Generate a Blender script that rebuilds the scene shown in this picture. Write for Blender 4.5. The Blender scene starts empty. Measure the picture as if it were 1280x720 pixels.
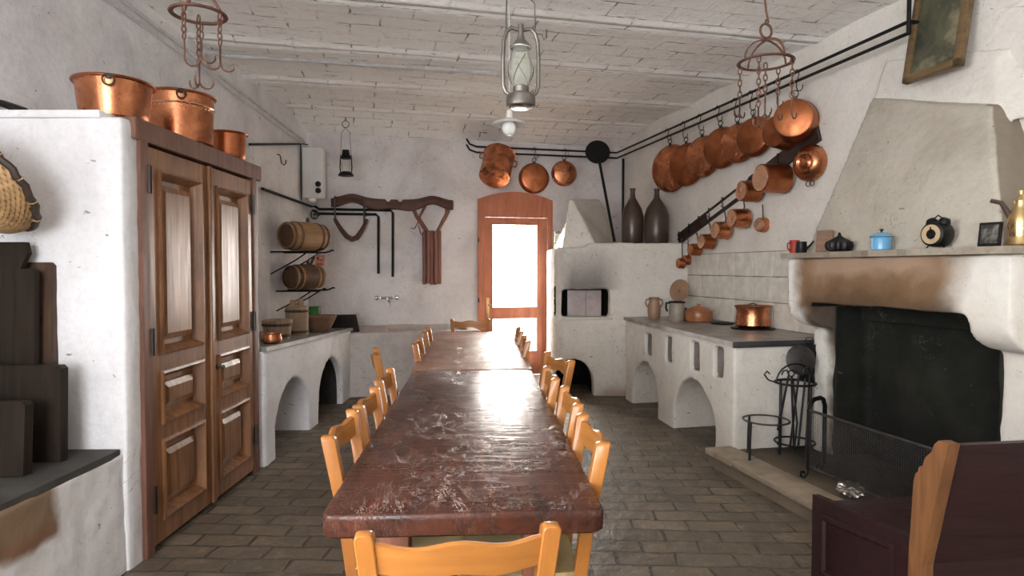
import bpy, bmesh, math, random
from mathutils import Vector, Matrix, noise
random.seed(7)
PI = math.pi
sc = bpy.context.scene
COL = sc.collection
R = math.radians

# ------------------------------------------------------------------ camera
FPX = 800.0
CAMZ = 1.48
PITCH = math.atan(25 / FPX)
cam = bpy.data.cameras.new('camera'); cam.sensor_width = 36; cam.lens = FPX / 1280 * 36
cam.clip_start = 0.02
camo = bpy.data.objects.new('camera', cam); COL.objects.link(camo)
camo.location = (0, 0, CAMZ); camo.rotation_euler = (PI / 2 - PITCH, 0, 0)
sc.camera = camo

def ray(px, py):
    u = (px - 640) / FPX; v = (360 - py) / FPX
    return Vector((u, math.cos(PITCH) + v * math.sin(PITCH), -math.sin(PITCH) + v * math.cos(PITCH)))
def atY(px, py, Y):
    d = ray(px, py); t = Y / d.y
    return Vector((d.x * t, Y, CAMZ + d.z * t))
def atZ(px, py, z):
    d = ray(px, py); t = (z - CAMZ) / d.z
    return Vector((d.x * t, d.y * t, z))

class Frame:
    """wall frame: x along the wall (rightwards when facing it), y into the wall, z up"""
    def __init__(s, o, ang):
        s.o = Vector((o[0], o[1], 0)); s.ang = ang
        s.x = Vector((math.cos(ang), math.sin(ang), 0)); s.y = Vector((-math.sin(ang), math.cos(ang), 0))
    def pt(s, x, y, z): return s.o + s.x * x + s.y * y + Vector((0, 0, z))
    def pix(s, px, py, y=0.0):
        d = ray(px, py); c = Vector((0, 0, CAMZ))
        t = (y - (c - s.o).dot(s.y)) / d.dot(s.y)
        p = c + d * t
        return (p - s.o).dot(s.x), p.z
    def wpix(s, px, py, y=0.0):
        x, z = s.pix(px, py, y); return s.pt(x, y, z)
A0 = math.atan(0.2375)
BK = Frame((0, 8.77), A0)
RT = Frame((2.47, 5.5), A0 - PI / 2)
LF = Frame((-2.6, 0), PI / 2)

# ------------------------------------------------------------------ materials
class NT:
    def __init__(s, name):
        s.m = bpy.data.materials.new(name); s.m.use_nodes = True
        s.t = s.m.node_tree; s.t.nodes.clear()
        s.out = s.t.nodes.new('ShaderNodeOutputMaterial')
        s.b = s.t.nodes.new('ShaderNodeBsdfPrincipled')
        s.t.links.new(s.b.outputs[0], s.out.inputs[0])
        s.tc = s.t.nodes.new('ShaderNodeTexCoord')
    def n(s, typ, **kw):
        nd = s.t.nodes.new('ShaderNode' + typ)
        for k, v in kw.items(): setattr(nd, k, v)
        return nd
    def l(s, a, b): s.t.links.new(a, b)
    def coord(s, scale=(1, 1, 1), rot=(0, 0, 0), loc=(0, 0, 0)):
        mp = s.n('Mapping'); s.l(s.tc.outputs['Object'], mp.inputs[0])
        mp.inputs['Scale'].default_value = scale; mp.inputs['Rotation'].default_value = rot; mp.inputs['Location'].default_value = loc
        return mp.outputs[0]
    def noise(s, co, scale, detail=4, rough=.55, dist=0):
        nd = s.n('TexNoise'); s.l(co, nd.inputs['Vector'])
        nd.inputs['Scale'].default_value = scale; nd.inputs['Detail'].default_value = detail
        nd.inputs['Roughness'].default_value = rough; nd.inputs['Distortion'].default_value = dist
        return nd.outputs['Fac']
    def ramp(s, f, lo, hi, a=0., b=1.):
        nd = s.n('MapRange'); nd.clamp = True
        s.l(f, nd.inputs[0])
        for i, v in zip((1, 2, 3, 4), (lo, hi, a, b)): nd.inputs[i].default_value = v
        return nd.outputs[0]
    def mix(s, f, a, b, mode='MIX'):
        nd = s.n('Mix', data_type='RGBA', blend_type=mode)
        for sock, v in ((nd.inputs[0], f), (nd.inputs[6], a), (nd.inputs[7], b)):
            if hasattr(v, 'links'): s.l(v, sock)
            elif isinstance(v, (int, float)): sock.default_value = v
            else: sock.default_value = (*v, 1)
        return nd.outputs[2]
    def math(s, op, a, b=0.):
        nd = s.n('Math', operation=op)
        for sock, v in ((nd.inputs[0], a), (nd.inputs[1], b)):
            if hasattr(v, 'links'): s.l(v, sock)
            else: sock.default_value = v
        return nd.outputs[0]
    def bump(s, h, strength=.3, dist=.01, normal=None):
        nd = s.n('Bump'); s.l(h, nd.inputs['Height'])
        nd.inputs['Strength'].default_value = strength; nd.inputs['Distance'].default_value = dist
        if normal: s.l(normal, nd.inputs['Normal'])
        return nd.outputs[0]
    def done(s, col=None, rough=.6, metal=0., normal=None, spec=None, coat=None):
        b = s.b
        if col is not None:
            if hasattr(col, 'links'): s.l(col, b.inputs['Base Color'])
            else: b.inputs['Base Color'].default_value = (*col, 1)
        if hasattr(rough, 'links'): s.l(rough, b.inputs['Roughness'])
        else: b.inputs['Roughness'].default_value = rough
        b.inputs['Metallic'].default_value = metal
        if normal: s.l(normal, b.inputs['Normal'])
        if spec is not None: b.inputs['Specular IOR Level'].default_value = spec
        if coat is not None: b.inputs['Coat Weight'].default_value = coat; b.inputs['Coat Roughness'].default_value = .12
        return s.m

def plaster(name, base, dirt, stain=None, amount=.5, chips=.0, bevel=0, bump=.45):
    n = NT(name); co = n.coord()
    f1 = n.noise(co, 1.3, 6, .62, .4)
    f2 = n.noise(co, 7, 6, .65)
    c = n.mix(n.ramp(f1, .42, .72, 0, amount), base, dirt)
    c = n.mix(n.ramp(f2, .58, .74, 0, amount * .7), c, dirt)
    if stain:
        f3 = n.noise(n.coord(loc=(3, 5, 1)), .8, 5, .6)
        c = n.mix(n.ramp(f3, .5, .75, 0, .7), c, stain)
    # dark pits and chips
    f4 = n.noise(n.coord(scale=(1, 1, 1.6), loc=(9, 2, 4)), 16, 3, .6, .6)
    pit = n.ramp(f4, .685, .72, 0, 1)
    mott = n.noise(n.coord(loc=(4, 7, 2)), 26, 7, .75)
    c = n.mix(n.ramp(mott, .46, .70, 0, .14 + amount * .12), c, tuple(v * .7 for v in dirt))
    ck = n.noise(n.coord(loc=(1, 3, 8)), 2.1, 5, .6, 1.2)
    crack = n.math('MULTIPLY', n.ramp(n.math('ABSOLUTE', n.math('SUBTRACT', ck, .5)), 0, .0045, 1, 0), n.ramp(n.noise(n.coord(loc=(6, 1, 1)), 1.1, 3), .52, .6))
    c = n.mix(n.math('MULTIPLY', crack, .6), c, (.16, .14, .12))
    c = n.mix(n.math('MULTIPLY', pit, .45 + chips), c, (.14, .12, .10))
    h = n.math('ADD', n.math('MULTIPLY', f1, 2.0), n.math('MULTIPLY', n.noise(co, 14, 8, .7), .7))
    h = n.math('SUBTRACT', h, n.math('MULTIPLY', pit, .25))
    nb = None
    if bevel:
        bv = n.n('Bevel', samples=3); bv.inputs[0].default_value = bevel; nb = bv.outputs[0]
    return n.done(c, .88, normal=n.bump(h, bump, .02, nb), spec=.25)

def wood(name, c1, c2, axis='x', rough=.5, scale=1., bump=.15, coat=None, dirt=None, spec=.4):
    n = NT(name)
    s = {'x': (.9, 11, 11), 'y': (11, .9, 11), 'z': (11, 11, .9)}[axis]
    co = n.coord(scale=tuple(v * scale for v in s))
    f = n.noise(co, 2.2, 6, .6, .8)
    c = n.mix(n.ramp(f, .33, .68), c1, c2)
    f2 = n.noise(n.coord(), 3.0, 4, .6)
    c = n.mix(n.ramp(f2, .45, .75, 0, .55), c, tuple(v * .55 for v in (dirt or c1)))
    return n.done(c, n.ramp(f, .3, .7, rough - .08, rough + .1), normal=n.bump(f, bump, .006), coat=coat, spec=spec)

def metalm(name, base, dark, rough=.3, metal=1., amt=.7, nscale=6, bump=.12):
    n = NT(name); co = n.coord()
    f = n.noise(co, nscale, 5, .62, .5)
    c = n.mix(n.ramp(f, .42, .7, 0, amt), base, dark)
    r = n.ramp(n.noise(co, nscale * 2, 4), .3, .7, rough - .06, rough + .14)
    return n.done(c, r, metal, normal=n.bump(n.noise(co, nscale * 5, 3), bump, .004))

def plain(name, col, rough=.5, metal=0., var=.25, nscale=12, bump=.1):
    n = NT(name); co = n.coord()
    f = n.noise(co, nscale, 5, .6)
    c = n.mix(n.ramp(f, .35, .7, 0, 1), col, tuple(v * (1 - var) for v in col))
    return n.done(c, rough, metal, normal=n.bump(f, bump, .004))

def glassm(name, tint=(1, 1, 1), gloss=.1, frost=0.):
    n = NT(name)
    tb = n.n('BsdfTransparent'); tb.inputs[0].default_value = (*tint, 1)
    gb = n.n('BsdfGlossy'); gb.inputs['Roughness'].default_value = .03
    lw_ = n.n('LayerWeight'); lw_.inputs[0].default_value = .18
    mx = n.n('MixShader')
    n.l(n.math('MULTIPLY', lw_.outputs[0], gloss * 6), mx.inputs[0]); n.l(tb.outputs[0], mx.inputs[1]); n.l(gb.outputs[0], mx.inputs[2])
    if frost:
        tl = n.n('BsdfTranslucent'); tl.inputs[0].default_value = (.9, .9, .86, 1); df = n.n('BsdfDiffuse'); df.inputs[0].default_value = (.85, .85, .80, 1)
        a = n.n('MixShader'); n.l(tl.outputs[0], a.inputs[1]); n.l(df.outputs[0], a.inputs[2])
        m2 = n.n('MixShader'); m2.inputs[0].default_value = frost; n.l(mx.outputs[0], m2.inputs[1]); n.l(a.outputs[0], m2.inputs[2]); mx = m2
    n.l(mx.outputs[0], n.out.inputs[0])
    return n.m

M = {}
M['wall'] = plaster('whitewashed plaster', (.80, .80, .81), (.44, .43, .44), (.62, .60, .61), .75, .15)
M['wall_back'] = plaster('stained plaster', (.76, .735, .735), (.46, .42, .42), (.66, .58, .51), .8, .2)
M['wall_right'] = plaster('warm plaster', (.80, .77, .71), (.54, .50, .44), (.70, .65, .57), .6)
M['masonry'] = plaster('limewashed masonry', (.84, .84, .86), (.54, .53, .54), None, .6, .3)
M['masonry_warm'] = plaster('warm limewash', (.80, .77, .70), (.52, .48, .42), (.70, .63, .53), .65, .35)
M['hood'] = plaster('hood plaster', (.52, .48, .405), (.34, .305, .24), (.42, .37, .29), .8, .15)
M['hood_side'] = plaster('hood side plaster', (.34, .29, .23), (.20, .17, .13), (.28, .23, .18), .8, .1)  # darker brown-grey tone for the hood's side face
M['soot'] = plaster('soot', (.006, .006, .0055), (.026, .025, .022), (.03, .031, .018), .9, .0)
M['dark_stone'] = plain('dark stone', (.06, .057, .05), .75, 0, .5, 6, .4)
M['slot'] = plain('smoke stained slot', (.30, .25, .22), .9, 0, .5, 6, .3)
M['slab_light'] = plain('worn pale slab', (.40, .375, .34), .38, 0, .6, 5, .3)
M['trough'] = plaster('grimy plaster', (.58, .53, .50), (.34, .30, .27), (.46, .39, .33), .9, .3)
M['slab'] = plain('grey stone slab', (.25, .24, .225), .5, 0, .55, 5, .35)
M['slab_edge'] = plain('black slab edge', (.05, .05, .048), .45, 0, .4, 9)
M['black'] = plain('black iron', (.018, .017, .017), .45, .6, .4)
M['iron'] = metalm('worn iron', (.10, .09, .085), (.03, .025, .02), .5, .8)
M['rust'] = metalm('rusty iron', (.16, .075, .05), (.05, .03, .025), .65, .5)
M['galv'] = plain('painted conduit', (.62, .62, .63), .4, .2, .3)
M['copper'] = metalm('copper', (.66, .265, .13), (.26, .085, .04), .25, 1, .85, 5, .2)
M['copper_dark'] = metalm('dull copper', (.47, .165, .07), (.18, .055, .024), .34, 1, .85, 5, .2)
M['copper_bright'] = metalm('bright copper', (.95, .60, .40), (.75, .36, .2), .22, 1, .4, 5, .1)
M['brass'] = metalm('brass', (.72, .52, .25), (.33, .22, .10), .28)
M['tin'] = metalm('grey sheet iron', (.42, .36, .35), (.24, .19, .19), .5, .5)
M['chrome'] = metalm('chrome', (.75, .75, .76), (.4, .4, .4), .15)
M['zinc'] = metalm('lantern zinc', (.22, .205, .185), (.08, .07, .062), .38, .9)
M['cab_z'] = wood('walnut doors', (.33, .155, .066), (.155, .066, .027), 'z', .36, .8, .2, None, (.16, .07, .03), .5)
M['cab_x'] = wood('walnut rails', (.33, .155, .066), (.155, .066, .027), 'x', .36, .8, .2, None, (.16, .07, .03), .5)
M['cab_frame'] = wood('reddish door frame', (.21, .10, .068), (.12, .055, .035), 'z', .5)
M['chair'] = wood('honey beech', (.46, .18, .036), (.33, .115, .022), 'z', .38, .7, .06, .25)
M['chair_x'] = wood('honey beech rail', (.46, .185, .038), (.34, .12, .025), 'x', .38, .7, .06, .25)
M['door'] = wood('red brown door', (.50, .185, .10), (.36, .115, .058), 'z', .4, .8)
M['settle'] = wood('dark red settle', (.030, .009, .010), (.015, .005, .0055), 'x', .45)
M['settle_edge'] = wood('worn orange settle edge', (.21, .092, .034), (.12, .048, .019), 'z', .5)
M['oldwood'] = wood('old brown wood', (.085, .046, .025), (.035, .019, .012), 'z', .6)
M['darkwood'] = wood('blackened wood', (.026, .017, .011), (.013, .009, .006), 'z', .65, 1, .15, None, None, .2)
M['rackwood'] = wood('dark rack plank', (.050, .026, .020), (.022, .014, .012), 'x', .5)
M['yoke'] = wood('brown yoke wood', (.13, .058, .040), (.065, .030, .023), 'x', .55)
M['keg'] = wood('keg wood', (.44, .27, .13), (.27, .145, .065), 'x', .5)
M['keg_end'] = wood('dark keg wood', (.17, .095, .05), (.09, .05, .03), 'z', .6)
M['tub'] = wood('pale tub wood', (.38, .27, .17), (.22, .14, .085), 'z', .6)
M['bowlwood'] = wood('brown bowl', (.24, .13, .075), (.14, .075, .045), 'x', .5)
M['terracotta'] = plain('glazed terracotta', (.42, .16, .07), .3, 0, .35, 8)
M['stoneware'] = plain('brown stoneware', (.36, .22, .13), .4, 0, .3, 8)
M['bottle'] = plain('dark stoneware', (.085, .055, .042), .28, 0, .5, 5)
M['grey_jug'] = plain('grey glaze', (.36, .31, .25), .4, 0, .3)
M['green'] = plain('green enamel', (.035, .24, .04), .25, 0, .2)
M['red'] = plain('red enamel', (.42, .045, .035), .3, 0, .2)
M['blue'] = plain('blue enamel', (.16, .42, .68), .2, 0, .15, 5, .02)
M['blue_rim'] = plain('dark blue enamel', (.06, .18, .24), .25, 0, .2)
M['white_enamel'] = plain('white enamel', (.82, .82, .80), .25, 0, .1, 4, .02)
M['porcelain'] = plain('porcelain', (.8, .76, .68), .3, 0, .1)
M['bulb'] = plain('opal glass', (.95, .95, .93), .12, 0, .02)
M['clockface'] = plain('aged clock face', (.55, .42, .25), .4, 0, .35, 14)
M['rush'] = NT('rush')
_n = M['rush']; _w = _n.n('TexWave'); _n.l(_n.coord(), _w.inputs[0]); _w.inputs['Scale'].default_value = 45; _w.inputs['Distortion'].default_value = 1.5
M['rush'] = _n.done(_n.mix(_w.outputs['Fac'], (.34, .24, .10), (.58, .46, .22)), .7, normal=_n.bump(_w.outputs['Fac'], .5, .006))
M['wicker'] = plain('wicker', (.50, .31, .14), .6, 0, .5, 30, .4)
M['wicker_dark'] = plain('dark braid', (.05, .030, .022), .6, 0, .5, 30, .4)
M['leather'] = NT('leather')
_n = M['leather']; _f = _n.noise(_n.coord(scale=(9, 9, .8)), 3, 5)
M['leather'] = _n.done(_n.mix(_n.ramp(_f, .35, .7), (.25, .10, .065), (.13, .05, .035)), .55, normal=_n.bump(_f, .3, .006))
M['glass'] = glassm('window glass')
M['lampglass'] = glassm('lamp glass', (.93, .95, .92), .12, .12)
M['ground'] = plain('pale paving', (.62, .60, .57), .8, 0, .2, 2)
M['gilt'] = wood('old gilt frame', (.20, .13, .06), (.10, .06, .03), 'x', .4)
M['foil'] = metalm('crumpled foil', (.7, .66, .62), (.4, .36, .3), .3)

# table top: dark varnished wood with scratches
def table_mat(name, c1, c2, rmin, wear):
    n = NT(name)
    f = n.noise(n.coord(scale=(9, .8, 9)), 2.5, 6, .62, .8)
    c = n.mix(n.ramp(f, .32, .7), c1, c2)
    blot = n.noise(n.coord(), 3.2, 5, .6, .5)
    c = n.mix(n.ramp(blot, .5, .72, 0, .75), c, tuple(v * .35 for v in c2))
    warp = n.noise(n.coord(scale=(5, 1.6, 1), loc=(1, 4, 0)), 2.2, 6, .66, 2.2)
    scr = n.ramp(n.math('ABSOLUTE', n.math('SUBTRACT', warp, .5)), .0, .013, 1, 0)
    gate = n.ramp(n.noise(n.coord(loc=(7, 1, 0)), 2.4, 3), .47, .6)
    scr = n.math('MULTIPLY', scr, gate)
    c = n.mix(n.math('MULTIPLY', scr, .10), c, wear)
    h = n.math('ADD', n.math('MULTIPLY', n.noise(n.coord(scale=(1, .6, 1)), 6, 5, .6, .6), .6), n.math('MULTIPLY', scr, -.45))
    h = n.math('ADD', h, n.math('MULTIPLY', f, .25))
    r = n.ramp(n.noise(n.coord(loc=(2, 2, 2)), 5, 5, .65), .3, .72, rmin, rmin + .22)
    return n.done(c, r, normal=n.bump(n.math('ADD', h, n.math('MULTIPLY', n.noise(n.coord(scale=(.6, 2.2, 1), loc=(3, 3, 0)), 9, 4, .6, .5), .7)), .40, .012), spec=.32)
M['table'] = table_mat('dark varnished table', (.105, .034, .019), (.038, .014, .010), .18, (.5, .38, .3))
M['table2'] = table_mat('table paled by door light', (.38, .20, .125), (.25, .12, .075), .30, (.5, .38, .3))  # door light reflecting off the far table is put into this paler colour
M['table_leg'] = wood('red brown table legs', (.22, .075, .035), (.14, .045, .022), 'z', .45)

# ceiling of whitewashed bricks
def ceiling_mat():
    n = NT('whitewashed ceiling bricks'); co = n.coord()
    wob = n.n('VectorMath', operation='ADD')
    nz = n.n('TexNoise'); n.l(co, nz.inputs['Vector']); nz.inputs['Scale'].default_value = 5
    sc_ = n.n('VectorMath', operation='SCALE'); n.l(nz.outputs['Color'], sc_.inputs[0]); sc_.inputs['Scale'].default_value = .035
    n.l(co, wob.inputs[0]); n.l(sc_.outputs[0], wob.inputs[1])
    br = n.n('TexBrick'); n.l(wob.outputs[0], br.inputs['Vector'])
    br.inputs['Scale'].default_value = 1; br.inputs['Brick Width'].default_value = .46; br.inputs['Row Height'].default_value = .212
    br.inputs['Mortar Size'].default_value = .008; br.inputs['Mortar Smooth'].default_value = .35
    joint = br.outputs['Fac']
    g = n.ramp(n.noise(n.coord(loc=(4, 0, 0)), 4.0, 5, .68), .50, .60)
    jd = n.math('MULTIPLY', joint, g)
    c = n.mix(n.ramp(n.noise(co, 1.6, 6, .65), .4, .75, 0, .6), (.95, .94, .91), (.80, .78, .75))
    c = n.mix(n.ramp(n.noise(n.coord(scale=(.6, 2.2, 1)), 9, 6, .65), .58, .74, 0, .6), c, (.45, .42, .38))
    c = n.mix(n.math('MULTIPLY', jd, .8), c, (.14, .115, .10))
    sp = n.ramp(n.noise(n.coord(scale=(.7, 2.6, 1), loc=(2, 8, 0)), 9, 5, .72, .8), .635, .67)
    c = n.mix(n.math('MULTIPLY', sp, .8), c, (.15, .12, .10))
    h = n.math('SUBTRACT', n.math('MULTIPLY', n.noise(co, 9, 7, .68), 1.0), n.math('MULTIPLY', joint, .8))
    return n.done(c, .9, normal=n.bump(h, .9, .03), spec=.2)
M['ceiling'] = ceiling_mat()

def floor_mat():
    n = NT('worn brick paving'); co = n.coord(rot=(0, 0, R(2)))
    wob = n.n('VectorMath', operation='ADD')
    nz = n.n('TexNoise'); n.l(co, nz.inputs['Vector']); nz.inputs['Scale'].default_value = 4; nz.inputs['Detail'].default_value = 4
    s_ = n.n('VectorMath', operation='SCALE'); n.l(nz.outputs['Color'], s_.inputs[0]); s_.inputs['Scale'].default_value = .055
    n.l(co, wob.inputs[0]); n.l(s_.outputs[0], wob.inputs[1])
    br = n.n('TexBrick'); n.l(wob.outputs[0], br.inputs['Vector'])
    br.inputs['Scale'].default_value = 1; br.inputs['Brick Width'].default_value = .30; br.inputs['Row Height'].default_value = .145
    br.inputs['Mortar Size'].default_value = .009; br.inputs['Mortar Smooth'].default_value = .25; br.inputs['Bias'].default_value = 0
    br.inputs['Color1'].default_value = (.118, .088, .056, 1); br.inputs['Color2'].default_value = (.215, .166, .110, 1)
    br.inputs['Mortar'].default_value = (.045, .036, .027, 1)
    c = br.outputs['Color']
    d1 = n.noise(n.coord(), 2.0, 6, .65, .4)
    c = n.mix(n.ramp(d1, .38, .66, 0, .8), c, (.10, .085, .065))
    c = n.mix(n.ramp(n.noise(n.coord(loc=(5, 5, 0)), 9, 6, .7), .55, .75, 0, .5), c, (.36, .30, .22))
    h = n.math('SUBTRACT', n.math('ADD', n.math('MULTIPLY', n.noise(co, 7, 6, .65), .8), n.math('MULTIPLY', d1, .8)), n.math('MULTIPLY', br.outputs['Fac'], .9))
    r = n.ramp(n.noise(co, 6, 5, .6), .3, .7, .38, .7)
    return n.done(c, r, normal=n.bump(h, .9, .025), spec=.5)
M['floor'] = floor_mat()

# glazed wall tiles
def tile_mat():
    n = NT('glazed white tiles'); co = n.coord()
    f = n.noise(co, 9, 4, .6)
    c = n.mix(n.ramp(f, .35, .7), (.74, .71, .63), (.58, .54, .46))
    h = n.noise(n.coord(scale=(1.5, 1, 1)), 8, 4, .6, .7)
    return n.done(c, .14, normal=n.bump(h, .5, .012), spec=.6)
M['tile'] = tile_mat()
M['grout'] = plain('tile grout', (.25, .21, .16), .9, 0, .4)

# fireplace front: limewash with brown smoke stain over the opening and black soot inside
def stained(name, base_args, masks, wob=.16):
    """masks: list of (colour, amount, [(axis, lo, hi) soft edges], noise weight) multiplied box masks in object space"""
    m = plaster(*base_args)
    t = m.node_tree
    n = NT.__new__(NT); n.m = m; n.t = t
    n.out = [x for x in t.nodes if x.type == 'OUTPUT_MATERIAL'][0]; n.b = [x for x in t.nodes if x.type == 'BSDF_PRINCIPLED'][0]
    n.tc = [x for x in t.nodes if x.type == 'TEX_COORD'][0]
    col = n.b.inputs['Base Color'].links[0].from_socket
    sep = n.n('SeparateXYZ')
    nz = n.n('TexNoise'); n.l(n.tc.outputs['Object'], nz.inputs['Vector']); nz.inputs['Scale'].default_value = 3.2; nz.inputs['Detail'].default_value = 6
    add = n.n('VectorMath', operation='MULTIPLY_ADD')
    n.l(nz.outputs['Color'], add.inputs[0]); add.inputs[1].default_value = (wob, wob, wob)
    off = n.n('VectorMath', operation='SUBTRACT'); n.l(n.tc.outputs['Object'], off.inputs[0]); off.inputs[1].default_value = (wob / 2, wob / 2, wob / 2)
    n.l(off.outputs[0], add.inputs[2]); n.l(add.outputs[0], sep.inputs[0])
    for colr, amt, edges in masks:
        f = None
        for ax, lo, hi in edges:
            g = n.ramp(sep.outputs['XYZ'.index(ax)], min(lo, hi), max(lo, hi), 0 if lo < hi else 1, 1 if lo < hi else 0)
            f = g if f is None else n.math('MULTIPLY', f, g)
        col = n.mix(n.math('MULTIPLY', f, amt), col, colr)
    n.l(col, n.b.inputs['Base Color'])
    return m

# ------------------------------------------------------------------ mesh builder
class MB:
    def __init__(s): s.bm = bmesh.new()
    def _xf(s, vs, mat):
        if mat is not None: bmesh.ops.transform(s.bm, matrix=mat, verts=vs)
    def box(s, lo, hi, mat=None, bev=0., seg=2):
        a = Vector(lo); b = Vector(hi)
        r = bmesh.ops.create_cube(s.bm, size=1.0)
        vs = r['verts']
        for v in vs: v.co = Vector(((a.x + b.x) / 2 + v.co.x * (b.x - a.x), (a.y + b.y) / 2 + v.co.y * (b.y - a.y), (a.z + b.z) / 2 + v.co.z * (b.z - a.z)))
        if bev > 0:
            es = list({e for v in vs for e in v.link_edges})
            rr = bmesh.ops.bevel(s.bm, geom=es, offset=bev, segments=seg, affect='EDGES', profile=.5)
            vs = list({v for f in rr['faces'] for v in f.verts} | {v for v in vs if v.is_valid})
            # gather the connected island
            st = list(vs); seen = set(vs)
            while st:
                v = st.pop()
                for e in v.link_edges:
                    o = e.other_vert(v)
                    if o not in seen: seen.add(o); st.append(o)
            vs = list(seen)
        s._xf(vs, mat); return s
    def poly(s, lower, upper):
        """closed solid between two equal rings of points"""
        n = len(lower)
        a = [s.bm.verts.new(p) for p in lower]; b = [s.bm.verts.new(p) for p in upper]
        s.bm.faces.new(a[::-1]); s.bm.faces.new(b)
        for i in range(n):
            j = (i + 1) % n
            s.bm.faces.new((a[i], a[j], b[j], b[i]))
        return s
    def prism(s, pts, axis, d0, d1, mat=None):
        """pts 2D; axis 'x': pts=(y,z); 'y': pts=(x,z); 'z': pts=(x,y)"""
        def P(p, d): return {'x': Vector((d, p[0], p[1])), 'y': Vector((p[0], d, p[1])), 'z': Vector((p[0], p[1], d))}[axis]
        lo = [P(p, d0) for p in pts]; hi = [P(p, d1) for p in pts]
        if mat is not None: lo = [mat @ p for p in lo]; hi = [mat @ p for p in hi]
        return s.poly(lo, hi)
    def lathe(s, prof, seg=32, mat=None, sx=1., sy=1., wob=None):
        rings = []
        for k, (r, z) in enumerate(prof):
            if r <= 1e-6: rings.append([s.bm.verts.new((0, 0, z))])
            else:
                ring = []
                for i in range(seg):
                    a = 2 * PI * i / seg; rr = r
                    if wob: rr = r + wob(k, i)
                    ring.append(s.bm.verts.new((rr * math.cos(a) * sx, rr * math.sin(a) * sy, z)))
                rings.append(ring)
        for A, B in zip(rings, rings[1:]):
            if len(A) == 1 and len(B) == 1: continue
            for i in range(seg):
                j = (i + 1) % seg
                if len(A) == 1: s.bm.faces.new((A[0], B[i], B[j]))
                elif len(B) == 1: s.bm.faces.new((A[i], A[j], B[0]))
                else: s.bm.faces.new((A[i], A[j], B[j], B[i]))
        s._xf([v for r in rings for v in r], mat); return s
    def tube(s, pts, r, closed=False, seg=8, mat=None, flat=1.):
        pts = [Vector(p) for p in pts]
        n = len(pts); rings = []
        rad = r if isinstance(r, (list, tuple)) else [r] * n
        prev = None
        for i, p in enumerate(pts):
            if closed: t = (pts[(i + 1) % n] - pts[i - 1])
            else: t = pts[min(i + 1, n - 1)] - pts[max(i - 1, 0)]
            t.normalize()
            if prev is None:
                up = Vector((0, 0, 1)) if abs(t.z) < .9 else Vector((1, 0, 0))
                u = t.cross(up).normalized()
            else:
                u = prev - t * prev.dot(t)
                u = u.normalized() if u.length > 1e-6 else t.orthogonal().normalized()
            w = t.cross(u); prev = u
            rings.append([s.bm.verts.new(p + (u * math.cos(2 * PI * k / seg) + w * (flat * math.sin(2 * PI * k / seg))) * rad[i]) for k in range(seg)])
        m = n if closed else n - 1
        for i in range(m):
            A = rings[i]; B = rings[(i + 1) % n]
            for k in range(seg):
                j = (k + 1) % seg
                s.bm.faces.new((A[k], A[j], B[j], B[k]))
        if not closed:
            s.bm.faces.new(rings[0][::-1]); s.bm.faces.new(rings[-1])
        s._xf([v for q in rings for v in q], mat); return s
    def build(s, name, m, parent=None, smooth=True, loc=None):
        bmesh.ops.recalc_face_normals(s.bm, faces=s.bm.faces[:])
        me = bpy.data.meshes.new(name); s.bm.to_mesh(me); s.bm.free()
        for x in (m if isinstance(m, list) else [m]): me.materials.append(x)
        o = bpy.data.objects.new(name, me); COL.objects.link(o)
        if parent: o.parent = parent
        if loc is not None: o.location = loc
        if smooth:
            for p in me.polygons: p.use_smooth = True
            try: me.set_sharp_from_angle(angle=R(38))
            except Exception: pass
        return o

def thing(name, label, cat, loc=(0, 0, 0), rotz=0., group=None, rot=None):
    o = bpy.data.objects.new(name, None); COL.objects.link(o)
    o.empty_display_size = .1; o.location = loc; o.rotation_euler = rot if rot else (0, 0, rotz)
    return tag(o, label, cat, group)
def tag(o, label, cat, group=None):
    o['label'] = label; o['category'] = cat
    if group: o['group'] = group
    return o
def struct(o): o['kind'] = 'structure'; return o
def dup(root, loc, rotz, label, group=None):
    r = root.copy(); COL.objects.link(r); r.location = loc; r.rotation_euler = (0, 0, rotz); r['label'] = label
    if group: r['group'] = group
    for ch in list(root.children):
        c = ch.copy(); COL.objects.link(c); c.parent = r
        for g in ch.children:
            d = g.copy(); COL.objects.link(d); d.parent = c
    return r
def apply_mods(o):
    dg = bpy.context.evaluated_depsgraph_get(); dg.update()
    me = bpy.data.meshes.new_from_object(o.evaluated_get(dg)); o.modifiers.clear(); old = o.data; o.data = me; bpy.data.meshes.remove(old)
def cut(o, mb):
    c = mb.build('cutter', M['wall'], None, False); c.parent = o.parent
    md = o.modifiers.new('b', 'BOOLEAN'); md.operation = 'DIFFERENCE'; md.object = c; md.solver = 'EXACT'
    apply_mods(o)
    me = c.data; bpy.data.objects.remove(c); bpy.data.meshes.remove(me)
def rough_masonry(o, voxel=.02, amp=.008, sc_=3.5, iters=2, facemat=None):
    md = o.modifiers.new('r', 'REMESH'); md.mode = 'VOXEL'; md.voxel_size = voxel
    sm = o.modifiers.new('s', 'SMOOTH'); sm.iterations = iters; sm.factor = .5
    mats = list(o.data.materials)
    apply_mods(o)
    me = o.data
    me.materials.clear()
    for m in mats: me.materials.append(m)
    seed = Vector((random.random() * 9, random.random() * 9, 0))
    ns = [v.normal.copy() for v in me.vertices]
    for v, nn in zip(me.vertices, ns):
        q = v.co * sc_ + seed
        v.co += nn * (amp * noise.noise(q) + amp * .5 * noise.noise(q * 3.1))
    for p in me.polygons:
        p.use_smooth = True
        if facemat: p.material_index = facemat(p.center)
    me.update()
def arc(cx, cz, r, a0, a1, n=10, rz=None):
    rz = rz or r
    return [(cx + r * math.cos(R(a0 + (a1 - a0) * i / n)), cz + rz * math.sin(R(a0 + (a1 - a0) * i / n))) for i in range(n + 1)]
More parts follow.
